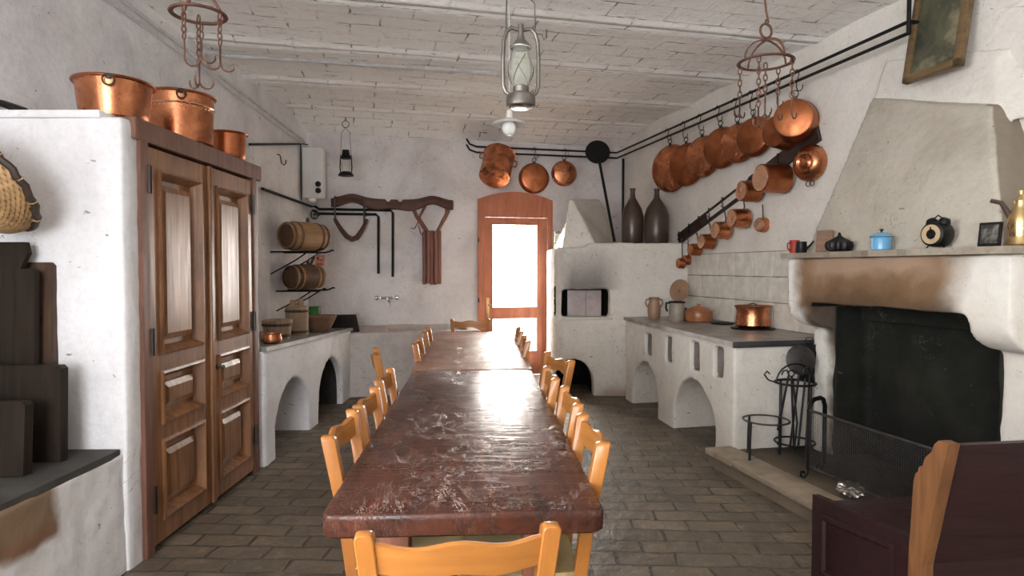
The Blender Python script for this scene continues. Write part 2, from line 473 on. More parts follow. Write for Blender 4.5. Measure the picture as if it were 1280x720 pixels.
def arch_pts(x0, x1, ztop, zspring=None, z0=-.1, n=14):
    cx = (x0 + x1) / 2; r = abs(x1 - x0) / 2
    zs = zspring if zspring is not None else ztop - r
    lo, hi = min(x0, x1), max(x0, x1)
    return [(hi, z0)] + arc(cx, zs, r, 0, 180, n, ztop - zs) + [(lo, z0)]
def RX(a): return Matrix.Rotation(R(a), 4, 'X')
def RY(a): return Matrix.Rotation(R(a), 4, 'Y')
def RZ(a): return Matrix.Rotation(R(a), 4, 'Z')
def T(x, y, z): return Matrix.Translation((x, y, z))

# ================================================================== THE SETTING
ZC = 3.46
b = MB(); b.box((-4, -4, -.1), (6, 11, 0)); fl = struct(b.build('floor', M['floor'], smooth=False))

# walls (thick boxes set outside the room faces)
wl = thing('wall_left', '', ''); del wl['label'], wl['category']; bpy.data.objects.remove(wl)
def wallbox(name, fr, x0, x1, mat, holes=()):
    o = MB().box((x0, 0, 0), (x1, .35, ZC + .1)).build(name, mat, None, False)
    o.location = fr.o; o.rotation_euler = (0, 0, fr.ang)
    bpy.context.view_layer.update()
    for pts in holes:
        c = MB().prism(pts, 'y', -.2, .6).build('cutter', mat, None, False)
        c.location = o.location; c.rotation_euler = o.rotation_euler
        md = o.modifiers.new('b', 'BOOLEAN'); md.operation = 'DIFFERENCE'; md.object = c; md.solver = 'EXACT'
        apply_mods(o); bpy.data.objects.remove(c)
    return struct(o)
FY = -1.7
W2 = (-1.25, .95, .95, 2.75)
wallbox('wall_left', LF, FY - .4, 8.6, M['wall'], [[(W2[0], W2[2]), (W2[1], W2[2]), (W2[1], W2[3]), (W2[0], W2[3])]])
wallbox('wall_right', RT, -4.2, 7.6, M['wall_right'])
# door opening
dxl, dzl = BK.pix(597, 250); dxr, _ = BK.pix(690, 250)
_, dz_mid = BK.pix(643, 240); DZ0 = BK.pix(597, 249)[1]
dcx = (dxl + dxr) / 2
nA = 12
def door_outline(x0, x1, zside, zmid, z0=-.02):
    pts = [(x1, z0)]
    for i in range(nA + 1):
        t = i / nA; x = x1 + (x0 - x1) * t
        pts.append((x, zside + (zmid - zside) * (1 - (2 * t - 1) ** 2)))
    pts.append((x0, z0)); return pts
wallbox('wall_back', BK, -3.2, 2.2, M['wall_back'], [door_outline(dxl, dxr, DZ0, dz_mid, -.3)])
FT = Frame((0, FY), PI)
W1 = (.2, 1.9, .85, 2.75)    # window in the wall behind the camera (frame x runs to -X)
wallbox('wall_front', FT, -4.6, 3.0, M['wall'], [[(W1[0], W1[2]), (W1[1], W1[2]), (W1[1], W1[3]), (W1[0], W1[3])]])

# ceiling: shallow brick vaults between beams running parallel to the back wall
prof = []            # (y, z, kind)  kind 1 = dark groove
ZB = 3.33
prof.append((.12, 3.14, 0)); prof.append((.0, 3.19, 0))
for i in range(1, 7):
    t = i / 7; prof.append((-.70 * t, 3.19 + .14 * math.sin(t * PI / 2), 0))
yb = -.72; 
for k in range(11):
    prof += [(yb + .035, ZB, 0), (yb + .03, ZB + .035, 1), (yb + .012, ZB + .035, 1), (yb + .008, ZB - .004, 1), (yb - .055, ZB - .004, 0)]
    prof += [(yb - .06, ZB + .004, 0)]
    for i in range(1, 8):
        t = i / 8; prof.append((yb - .06 - (1.07 - .095) * t, ZB + .004 * (1 - t) + .022 * math.sin(PI * t), 0))
    yb -= 1.07
bm = bmesh.new(); NX = 60; X0, X1 = -5.5, 6.5
rows = []
for (y, z, kd) in prof:
    rows.append([bm.verts.new((X0 + (X1 - X0) * i / NX, y + .006 * noise.noise(Vector((i * .5, y * 3, 0))), z + .008 * noise.noise(Vector((i * .37, y * 2, 3))))) for i in range(NX + 1)])
for r_, (A, B) in enumerate(zip(rows, rows[1:])):
    for i in range(NX):
        f = bm.faces.new((A[i], B[i], B[i + 1], A[i + 1])); f.smooth = True
        f.material_index = 1 if (prof[r_][2] == 1 and prof[r_ + 1][2] == 1) else 0
me = bpy.data.meshes.new('ceiling'); bm.to_mesh(me); bm.free()
me.materials.append(M['ceiling']); me.materials.append(M['rust'])
ce = bpy.data.objects.new('ceiling', me); COL.objects.link(ce); ce.location = BK.o; ce.rotation_euler = (0, 0, BK.ang); struct(ce)
# roof slab closing the room above the vaults
b = MB(); b.box((-4, FY - .5, 3.5), (5.5, 10, 3.6)); struct(b.build('ceiling_slab', M['wall'], smooth=False))

# door_1 : arched wooden frame, glazed leaf
dr = struct(thing('door_1', 'x', 'y', BK.o, BK.ang)); del dr['label'], dr['category']
fo = MB().prism(door_outline(dxl, dxr, DZ0, dz_mid), 'y', -.035, .10).build('door_frame', M['door'], dr, False)
lx0 = BK.pix(606, 300)[0]; lx1 = BK.pix(684, 300)[0]; lz1 = BK.pix(643, 272)[1]
cut(fo, MB().box((lx0, -.3, -.2), (lx1, .4, lz1)))
lf = MB().box((lx0 + .004, -.01, .01), (lx1 - .004, .045, lz1 - .004)).build('door_leaf', M['door'], dr, False)
gx0 = BK.pix(614.5, 300)[0]; gx1 = BK.pix(672, 300)[0]
g1 = (BK.pix(643, 385)[1], BK.pix(643, 280)[1]); g2 = (.32, BK.pix(643, 397)[1])
for (z0, z1) in (g1, g2): cut(lf, MB().box((gx0, -.2, z0), (gx1, .3, z1)))
for (z0, z1) in (g1, g2):
    MB().box((gx0 - .008, .018, z0 - .008), (gx1 + .008, .024, z1 + .008)).build('pane', M['glass'], lf, False)
    q = MB()
    for (a, c) in (((gx0, z0), (gx1, z0 + .014)), ((gx0, z1 - .014), (gx1, z1)), ((gx0, z0), (gx0 + .014, z1)), ((gx1 - .014, z0), (gx1, z1))):
        q.box((a[0], -.016, a[1]), (c[0], .016, c[1]), None, .004, 1)
    q.build('glazing_bead', M['door'], lf, False)
hx, hz = BK.pix(609.5, 383)
q = MB().box((hx - .018, -.018, hz - .16), (hx + .018, -.008, hz + .12), None, .004).tube([(hx, -.015, hz + .02), (hx, -.06, hz + .02), (hx + .03, -.065, hz + .02), (hx + .12, -.06, hz + .018)], .009)
q.build('door_handle', M['brass'], lf)
for pz in (BK.pix(597, 375)[1], BK.pix(597, 300)[1]): MB().tube([(dxl + .005, -.045, pz - .03), (dxl + .005, -.045, pz + .03)], .01).build('hinge', M['black'], fo)
# ground outside the door
gd = MB().box((-8, 0, -.06), (8, 14, -.01)).build('ground_outside', M['ground'], None, False); gd.location = BK.o + BK.y * .36; gd.rotation_euler = (0, 0, BK.ang); struct(gd)

# windows beside and behind the camera
def window(name, fr, W, back):
    wn = struct(thing(name, 'x', 'y', fr.o, fr.ang)); del wn['label'], wn['category']
    q = MB(); x0, x1, z0, z1 = W
    for (a, c) in (((x0, z0), (x1, z0 + .06)), ((x0, z1 - .06), (x1, z1)), ((x0, z0), (x0 + .06, z1)), ((x1 - .06, z0), (x1, z1)), (((x0 + x1) / 2 - .04, z0), ((x0 + x1) / 2 + .04, z1))):
        q.box((a[0], .12, a[1]), (c[0], .18, c[1]), None, .005, 1)
    q.build('window_frame', M['door'], wn, False)
    MB().box((x0 + .05, .148, z0 + .05), (x1 - .05, .153, z1 - .05)).build('pane', M['glass'], wn, False)
window('window_1', FT, W1, 0); window('window_2', LF, W2, 0)

# ================================================================== LEFT SIDE : cupboard block, ledge, counter
CX = -1.86
cb = thing('built_in_cupboard', 'whitewashed masonry cupboard with tall panelled walnut double doors on the left', 'cupboard', (-2.6, 3.08, 0), 0)
# local: x 0..0.72 (to X=-1.88), y 0..1.65 (Y 3.08..4.73)
q = MB().box((-.05, 0, -.05), (.735, 1.65, 2.205))
body = q.build('masonry_surround', M['masonry'], cb)
cut(body, MB().box((.42, .14, -.2), (1.2, 1.535, 2.13)))
rough_masonry(body, .022, .007)
q = MB().box((0.0, -.014, 2.195), (.64, 1.55, 2.234), None, .008); q.build('top_slab', M['masonry'], cb)
fx = .745
q = MB()
q.box((fx - .09, .115, 0), (fx + .012, .185, 2.2), None, .004, 1)
q.box((fx - .09, 1.50, 0), (fx + .012, 1.56, 2.2), None, .004, 1)
q.box((fx - .16, .07, 2.115), (fx + .016, 1.64, 2.222), None, .006, 1)
q.build('door_frame', M['cab_frame'], cb)
def cupboard_leaf(y0, y1, hinge_side, name='door'):
    z0, z1 = .03, 2.10; st = .105; xa, xb = fx - .045, fx
    zr = [(.03, .15), (.56, .66), (.925, 1.03), (1.985, 2.10)]
    # stiles vertical (grain z) and rails
    q = MB()
    q.box((xa, y0 + .002, z0), (xb, y0 + st, z1), None, .004, 1); q.box((xa, y1 - st, z0), (xb, y1 - .002, z1), None, .004, 1)
    for (a, c) in zr: q.box((xa + .0005, y0 + st - .002, a), (xb - .0008, y1 - st + .002, c), None, .004, 1)
    lf = q.build(name, M['cab_z'], cb)
    for i, ((_, a), (c, _2)) in enumerate(zip(zr, zr[1:])):
        ya, yc = y0 + st, y1 - st
        # moulding: bevelled ring, then recessed ground with a raised field
        q = MB()
        m0 = [(xb + .012, ya - .012, a - .012), (xb + .012, yc + .012, a - .012), (xb + .012, yc + .012, c + .012), (xb + .012, ya - .012, c + .012)]
        ring = lambda e, x: [Vector((x, ya + e, a + e)), Vector((x, yc - e, a + e)), Vector((x, yc - e, c - e)), Vector((x, ya + e, c - e))]
        seqs = [ring(-.010, xb - .002), ring(-.010, xb + .012), ring(.004, xb + .016), ring(.010, xb + .004), ring(.024, xb - .026), ring(.034, xb - .042), ring(.060, xb - .042), ring(.064, xb - .026), ring(.095, xb - .014)]
        vr = [[q.bm.verts.new(p) for p in s_] for s_ in seqs]
        for A, B in zip(vr, vr[1:]):
            for k in range(4): q.bm.faces.new((A[k], A[(k + 1) % 4], B[(k + 1) % 4], B[k]))
        q.bm.faces.new(vr[-1])
        q.build('panel', M['cab_z'], lf, False)
    hy = y0 + .004 if hinge_side < 0 else y1 - .004
    for hz_ in (.28, 1.10, 1.93):
        q = MB().tube([(xb + .012, hy, hz_ - .07), (xb + .012, hy, hz_ + .07)], .011)
        q.box((xb, hy - .02, hz_ - .05), (xb + .008, hy + .03, hz_ + .05), None, .003, 1)
        q.build('hinge', M['black'] if hinge_side < 0 else M['iron'], lf)
    return lf
l1 = cupboard_leaf(.187, .845, -1); l2 = cupboard_leaf(.849, 1.498, 1)
q = MB().box((fx + .0, .825, .03), (fx + .02, .868, 2.1), None, .006); q.build('astragal', M['cab_z'], l1)
q = MB().lathe([(0, 0), (.016, 0), (.018, .006), (.008, .012), (.007, .03), (.013, .036), (.011, .046), (0, .05)], 14, T(fx, .93, .86) @ RY(90)); q.build('knob', M['iron'], l2)

# ledge in front of the block
LG = (-2.62, 1.2, 0)
lgm = stained('ledge plaster', ('ledge limewash', (.80, .80, .81), (.50, .49, .49), None, .5, .3), [((.20, .125, .065), .95, [('Y', 1.46, 1.40), ('Z', .36, .40)]), ((.28, .13, .08), .6, [('Y', 1.43, 1.38), ('Z', .36, .42), ('Z', .46, .42)])])
lg = thing('masonry_ledge', 'whitewashed masonry ledge with dark slate top and broken brown corner', 'ledge', LG)
q = MB().box((0, 0, -.05), (.728, 1.90, .575)); o = q.build('base', lgm, lg); rough_masonry(o, .022, .012)
bm_top = MB(); 
edge = [(.728 + .010 * noise.noise(Vector((y * 5, 1, 0))), y) for y in [i * .1 for i in range(19)] + [1.868]]
bm_top.prism([(0.03, 1.868), (.03, 0.0)] + edge, 'z', .572, .604)
bm_top.build('slab', M['dark_stone'], lg)

# left counter with two arches
lc = thing('stove_counter', 'white masonry counter with two low arches beside the walnut cupboard', 'counter', (-2.6, 4.72, 0))
fy = lambda Y: Y - 4.72
q = MB()
zt0, zt1 = .865, .765
q.poly([Vector((-.03, 0, -.05)), Vector((.765, 0, -.05)), Vector((.75, 2.62, -.05)), Vector((-.03, 2.62, -.05))],
       [Vector((-.03, 0, zt0)), Vector((.765, 0, zt0)), Vector((.75, 2.62, zt1)), Vector((-.03, 2.62, zt1))])
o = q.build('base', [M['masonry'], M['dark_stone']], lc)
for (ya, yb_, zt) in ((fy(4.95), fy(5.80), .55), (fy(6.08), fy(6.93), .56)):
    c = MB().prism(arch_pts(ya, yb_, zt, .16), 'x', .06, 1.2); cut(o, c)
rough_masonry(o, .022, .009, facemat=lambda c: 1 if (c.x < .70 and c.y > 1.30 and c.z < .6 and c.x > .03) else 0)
q = MB().poly([Vector((-.0, -.0, zt0 - .005)), Vector((.785, -.0, zt0 - .005)), Vector((.775, 2.64, zt1 - .005)), Vector((0, 2.64, zt1 - .005))],
              [Vector((-.0, -.0, zt0 + .028)), Vector((.78, -.0, zt0 + .028)), Vector((.77, 2.64, zt1 + .028)), Vector((0, 2.64, zt1 + .028))])
q.build('worktop', M['slab'], lc, False)
def ltop(Y): return zt0 + .0305 + (zt1 - zt0) * (Y - 4.72) / 2.62 - .002

# trough along the back wall
tr = thing('masonry_trough', 'stained low masonry trough along the back wall left of the door', 'trough', BK.o, BK.ang)
q = MB().box((-2.30, -1.02, -.05), (-.62, .03, .735)); o = q.build('base', M['trough'], tr); 
cut(o, MB().box((-1.7, -.85, .60), (-.75, -.12, .9))); rough_masonry(o, .022, .010)

# ================================================================== OVEN
ov = thing('bread_oven', 'white bread oven in the back corner with soot above its mouth', 'oven', (0, 0, 0))
ovm = stained('oven limewash', ('oven lime', (.80, .77, .71), (.52, .49, .44), (.70, .63, .53), .45, .3),
    [((.10, .09, .085), .75, [('X', .56, .72), ('X', 1.30, 1.02), ('Z', 1.20, 1.24), ('Z', 1.80, 1.30), ('Y', 7.62, 7.52)]),
     ((.30, .16, .08), .55, [('X', .95, 1.10), ('Z', .16, .05)])])
fp = [(.475, 8.75), (.465, 7.75), (.50, 7.58), (.60, 7.46), (.78, 7.42), (2.15, 7.38), (1.72, 9.12)]
q = MB(); q.prism(fp, 'z', -.05, 1.72)
# lower body a little proud
q.prism([(.47, 8.0), (.455, 7.72), (.49, 7.55), (.585, 7.425), (.78, 7.385), (1.35, 7.36), (1.4, 8.0)], 'z', -.05, .90)
# raised rear and right shelf
q.prism([(.9, 9.0), (.88, 7.42), (2.15, 7.38), (1.72, 9.12)], 'z', 1.6, 1.77)
o = q.build('body', [ovm, M['soot']], ov); rough_masonry(o, .03, 0)
# sloping flue block
q = MB()
f3 = [atY(702, 316, 7.50), atY(712, 249, 7.62), atY(752, 308, 7.50)]
r3 = [Vector((.95, 8.45, 1.70)), Vector((1.10, 8.45, 2.36)), Vector((1.40, 8.45, 1.80))]
q2 = MB()
P0 = atY(700, 320, 7.52); P1 = atY(711, 249, 7.75); P2 = atY(716, 250, 7.72); P3 = atY(752, 309, 7.50)
B0 = Vector((.50, 8.7, 1.60)); B1 = Vector((.85, 8.6, 2.38)); B2 = Vector((1.18, 8.6, 2.40)); B3 = Vector((1.46, 8.6, 1.70))
q2.poly([P0 - Vector((0, 0, .1)), P1, P2, P3 - Vector((0, 0, .1))], [B0, B1, B2, B3])
fo_ = q2.build('flue', ovm, ov); rough_masonry(fo_, .022, .008)
cut(o, MB().box((.585, 6.9, .905), (1.135, 7.95, 1.235)))
cut(o, MB().prism(arch_pts(.50, .945, .42, .12), 'y', 7.0, 8.1))
rough_masonry(o, .022, .009, facemat=lambda c: 1 if (7.56 < c.y < 8.2 and .5 < c.x < 1.25 and (.90 < c.z < 1.26 or c.z < .44)) else 0)
# sheet iron oven shutter with gaps
q = MB().box((.66, 7.60, .91), (.875, 7.612, 1.215), RZ(0)).box((.88, 7.606, .91), (1.06, 7.618, 1.215)).lathe([(0, 0), (.012, 0), (.012, .012), (0, .014)], 12, T(.93, 7.6, 1.05) @ RX(90))
q.build('shutter', M['tin'], ov)
q = MB().box((.572, 7.36, .885), (1.16, 7.62, .912), None, .006); q.build('sill', M['masonry_warm'], ov)

# ================================================================== RIGHT COUNTER
rc = thing('tiled_stove_counter', 'white stove counter with arches and four slots right of the oven', 'counter', RT.o, RT.ang)
Zt = .905
FA = (.52, -.95); FB = (-1.95, -.76)       # front line local
def fline(x): return FA[1] + (FB[1] - FA[1]) * (x - FA[0]) / (FB[0] - FA[0])
q = MB().prism([(FB[0], .03), FB, FA, (FA[0], .03)], 'z', -.05, Zt - .01)
o = q.build('base', [M['masonry_warm'], M['slot']], rc)
def rloc(px, py):
    # pixel -> local x, z on the slanted front plane
    x, z = RT.pix(px, py, -.85)
    for _ in range(6): x, z = RT.pix(px, py, fline(x))
    return x, z
for (pl, pr, ptop, pb) in ((791, 822, 451, 500), (842, 893, 473, 540)):
    xa = rloc(pl, pb)[0]; xb = rloc(pr, pb)[0]; zt = rloc((pl + pr) / 2 - 4, ptop)[1]
    cut(o, MB().prism(arch_pts(xa, xb, zt, .14), 'y', -1.4, -.25))
SLOTS = []
for (pl, pr, pt, pb) in ((806.5, 814, 417, 444), (832, 839, 421, 453), (863, 873.5, 427, 463), (892, 903.5, 434, 472)):
    xa, zt = rloc(pl, pt); xb, zb = rloc(pr, pb); zt = rloc((pl + pr) / 2, pt)[1]; zb = rloc((pl + pr) / 2, pb)[1]
    cut(o, MB().box((xa, -1.3, zb), (xb, -.45, zt))); SLOTS.append((xa, xb, zb, zt))
def slotmat(c):
    d = c.y - fline(c.x)
    return 1 if d > .03 and any(a - .03 < c.x < b_ + .03 and z0 - .03 < c.z < z1 + .03 for a, b_, z0, z1 in SLOTS) and d < .6 else 0
rough_masonry(o, .016, .008, facemat=slotmat)
q = MB().prism([(FB[0], -.012), (FB[0], FB[1] - .02), (FA[0] + .015, FA[1] - .02), (FA[0] + .015, -.012)], 'z', Zt - .012, Zt + .022)
q.build('worktop', M['slab_light'], rc, False)
q = MB().box((FA[0] + .004, FA[1] - .021, Zt - .022), (FA[0] + .022, -.02, Zt + .0235), None, .003); q.build('edge_band', M['slab_edge'], rc)
RTOP = Zt + .022
# tiles on the wall behind : one tile panel
tp = thing('tile_splashback', 'panel of large glossy white tiles on the wall above the right counter', 'tiles', RT.pt(0, 0, 0), RT.ang)
tx0 = RT.pix(861, 360)[0]; tx1 = .60; tw = (tx1 - tx0) / 8
MB().box((tx0, -.008, RTOP), (tx1, -.001, RTOP + 3 * .235 + .004)).build('grout', M['grout'], tp, False)
q = MB()
for i in range(8):
    for j in range(3):
        m = T(tx0 + tw * (i + .5), -.010, RTOP + .235 * (j + .5) + .002) @ RX(random.uniform(-1.2, 1.2)) @ RZ(random.uniform(-1.2, 1.2))
        q.box((-tw / 2 + .003, -.006, -.1145), (tw / 2 - .003, .004, .1145), m, .003, 1)
q.build('tile_face', M['tile'], tp)

# ================================================================== FIREPLACE
fpl = thing('fireplace', 'large open fireplace with stained mantel and plaster hood on the right', 'fireplace', RT.o, RT.ang)
FX0, FX1 = .60, 2.287; OX0, OX1 = .825, 2.055; D1, D2 = -.33, -.56
ZM0, ZM1 = 1.235, 1.555
fpm = stained('fireplace limewash', ('fire lime', (.80, .78, .72), (.54, .51, .45), (.70, .64, .55), .45, .2),
    [((.22, .115, .045), .93, [('X', .63, .74), ('X', 2.08, 1.86), ('Z', 1.18, 1.24), ('Y', -.20, -.42)]),
     ((.48, .34, .25), .55, [('X', .75, .9), ('X', 1.9, 1.7), ('Z', 1.40, 1.47), ('Y', -.3, -.45)]),
     ((.06, .045, .03), .85, [('X', .70, .82), ('X', 2.06, 1.95), ('Z', 1.33, 1.22), ('Y', -.15, -.3)]),
     ((.05, .042, .03), .9, [('X', .72, .79), ('X', .95, .88), ('Z', .1, .3), ('Y', -.36, -.28)]),
     ((.10, .055, .025), .6, [('X', .70, .80), ('X', 2.0, 1.8), ('Z', 1.46, 1.30), ('Y', -.2, -.4)])], .34)
q = MB()
q.box((FX0, D1, .05), (OX0, .03, 1.30)); q.box((OX1, D1, .05), (FX1, .03, 1.30))
q.box((FX0, -.12, 1.1), (FX1, .03, ZM1))
q.box((FX0, D2, ZM0), (FX1, -.05, ZM1))
for (a, c) in ((FX0, OX0), (OX1, FX1)):
    pr = [(-.05, 1.30), (D2, 1.30), (D2, 1.20)] + [(D2 + (D1 - D2) * (1 - math.cos(t * PI / 2)) - .0, 1.20 - .16 * math.sin(t * PI / 2)) for t in (.2, .4, .6, .8, 1)] + [(-.05, 1.04)]
    q.prism(pr, 'x', a, c)
o = q.build('surround', [fpm, M['soot']], fpl); rough_masonry(o, .02, .009, facemat=lambda c: 1 if (OX0 + .012 < c.x < OX1 - .012 and ((c.z < ZM0 + .012 and c.y > D2 + .02) or (c.z < 1.5 and c.y > D2 + .2))) else 0)
# black fire recess: side cheeks and back
q = MB(); q.box((OX0 - .02, -.05, .05), (OX1 + .02, .34, 1.6)); q.box((OX0 - .02, -.33, .05), (OX0 + .012, .05, 1.25)); q.box((OX1 - .012, -.33, .05), (OX1 + .02, .05, 1.25))
o = q.build('firebox', M['soot'], fpl, False)
cut(o, MB().box((OX0 + .012, -.4, .02), (OX1 - .012, .28, 1.7)))
rough_masonry(o, .022, .02, 2.2)
q = MB(); q.box((OX0, -.50, 1.232), (OX1, .0, 1.245)); 
# mantel shelf
shelf = [(FX0 - .04 + .0, -.02)] + [(FX0 - .04 + (FX1 - FX0 + .07) * i / 20, D2 - .040 + .03 * noise.noise(Vector((i * .9, 2.3, .4)))) for i in range(21)] + [(FX1 + .03, -.02)]
q = MB().prism(shelf, 'z', ZM1 - .004, ZM1 + .034); q.build('mantel_shelf', plaster('shelf plaster', (.40, .35, .28), (.14, .105, .07), (.22, .165, .11), 1, .5), fpl, False)
ZS = ZM1 + .035
# hood
tlx, tlz = RT.pix(1090, 122, -.02); trx, trz = RT.pix(1236, 134, -.14)
blx = RT.pix(1006, 312, -.46)[0]; brx = RT.pix(1251, 303, -.46)[0]
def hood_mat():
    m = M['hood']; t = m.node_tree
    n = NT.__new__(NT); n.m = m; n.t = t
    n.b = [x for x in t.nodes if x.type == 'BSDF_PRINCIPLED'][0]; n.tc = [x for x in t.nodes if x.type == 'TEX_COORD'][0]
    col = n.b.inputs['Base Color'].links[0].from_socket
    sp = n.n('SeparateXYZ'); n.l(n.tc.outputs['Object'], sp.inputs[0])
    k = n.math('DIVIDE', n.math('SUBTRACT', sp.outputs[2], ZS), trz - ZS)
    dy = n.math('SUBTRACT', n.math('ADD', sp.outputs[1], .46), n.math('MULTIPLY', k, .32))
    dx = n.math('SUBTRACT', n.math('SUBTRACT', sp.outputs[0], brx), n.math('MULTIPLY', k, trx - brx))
    f = n.math('MULTIPLY', n.ramp(dy, .018, .03), n.ramp(dx, -.05, -.03))  # side face behind the right edge turns darker than the front
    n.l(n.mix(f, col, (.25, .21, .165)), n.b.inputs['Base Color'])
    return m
q = MB()
q.poly([Vector((blx, .02, ZS - .02)), Vector((blx, -.46, ZS - .02)), Vector((brx, -.46, ZS - .02)), Vector((brx, .02, ZS - .02))],
       [Vector((tlx, .02, tlz)), Vector((tlx, -.02, tlz)), Vector((trx, -.14, trz)), Vector((trx + .02, .02, trz + .05))])
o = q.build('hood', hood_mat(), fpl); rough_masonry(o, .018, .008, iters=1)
# thickened plaster of the chimney breast above the hood
q = MB(); q.poly([Vector((tlx - .05, .02, tlz - .1)), Vector((tlx - .05, -.012, tlz - .1)), Vector((trx, -.10, trz - .1)), Vector((trx + .3, .02, trz - .1))],
       [Vector((tlx + .1, .02, tlz + .25)), Vector((tlx + .1, -.005, tlz + .25)), Vector((trx - .05, -.03, trz + .35)), Vector((trx + .05, .02, trz + .35))])
o = q.build('chimney_breast', M['wall_right'], fpl); rough_masonry(o, .022, .010)
# raised hearth
hearth_m = plain('hearth stone', (.20, .165, .12), .6, 0, .6, 5, .5)
hr = thing('raised_hearth', 'low stone hearth platform in front of the fireplace, sooty towards the fire', 'hearth', RT.o, RT.ang)
hm = stained('hearth top', ('hearth grit', (.20, .155, .11), (.10, .08, .06), (.26, .18, .12), .7, .1, 0, .6), [((.025, .023, .02), .95, [('Y', -.95, -.55)])])
HZ = .13
q = MB()
q.box((.46, -1.13, -.05), (3.6, .02, HZ - .02))
o = q.build('base', hm, hr); rough_masonry(o, .025, .010)
q = MB()
x = .46
while x < 3.5:
    w = random.uniform(.26, .36)
    q.box((x + .003, -1.15 + random.uniform(-.008, .008), HZ - .045), (x + w - .003, -.93, HZ - .002), None, .006, 2); x += w
q.build('edging_stones', plain('edging stones', (.40, .32, .23), .6, 0, .45, 6, .4), hr)

# ================================================================== TABLES
TD = Vector((-.0525, 1, 0)).normalized(); TANG = math.atan2(.0525, 1)
TZ = .78
near_c = (atZ(404, 641, TZ) + atZ(757, 641, TZ)) / 2
def make_table(name, label, near, length, width, topm, legm):
    t = thing(name, label, 'table', (near.x, near.y, 0), TANG)
    w = width / 2; r = .035
    pts = []
    for (cx, cy, a0) in ((w - r, r, -90), (w - r, length - r, 0), (-w + r, length - r, 90), (-w + r, r, 180)):
        pts += [(cx + r * math.cos(R(a0 + 90 * i / 5)), cy + r * math.sin(R(a0 + 90 * i / 5))) for i in range(6)]
    q = MB()
    lv = [(TZ - .072, .012), (TZ - .064, .002), (TZ - .05, 0), (TZ - .02, 0), (TZ - .006, .0012), (TZ - .0018, .004), (TZ, .010)]
    rings = []
    c0 = Vector((0, length / 2))
    for z, e in lv:
        ring = []
        for (x, y) in pts:
            xx = x - math.copysign(e, x); yy = y + (e if y < length / 2 else -e)
            ring.append(q.bm.verts.new((xx, yy, z)))
        rings.append(ring)
    n = len(pts)
    for A, B in zip(rings, rings[1:]):
        for i in range(n): q.bm.faces.new((A[i], A[(i + 1) % n], B[(i + 1) % n], B[i]))
    q.bm.faces.new(rings[0][::-1]); q.bm.faces.new(rings[-1])
    q.build('tabletop', topm, t)
    for sx in (-1, 1):
        for y in (.30, length - .30):
            MB().box((sx * .235 - .05, y - .05, 0), (sx * .235 + .05, y + .05, TZ - .07), None, .008).build('leg', legm, t)
    q = MB()
    for sx in (-1, 1): q.box((sx * .235 - .014, .34, TZ - .18), (sx * .235 + .014, length - .34, TZ - .071))
    for y in (.30, length - .30): q.box((-.19, y - .014, TZ - .18), (.19, y + .014, TZ - .071))
    q.build('apron', legm, t, False)
    q = MB()
    for y in (.30, length - .30): q.box((-.19, y - .02, .12), (.19, y + .02, .19))
    q.box((-.02, .32, .125), (.02, length - .32, .185)); q.build('stretcher', legm, t, False)
    return t
L1 = 2.56
make_table('dining_table', 'long dark varnished wooden table nearest the camera, glossy and scratched', near_c, L1, .815, M['table'], M['table_leg'])
far_near = near_c + TD * (L1 + .025)
make_table('dining_table', 'wooden table with door light coloured into its paler top, end to end behind the dark one', far_near, 2.62, .845, M['table2'], M['table_leg'])

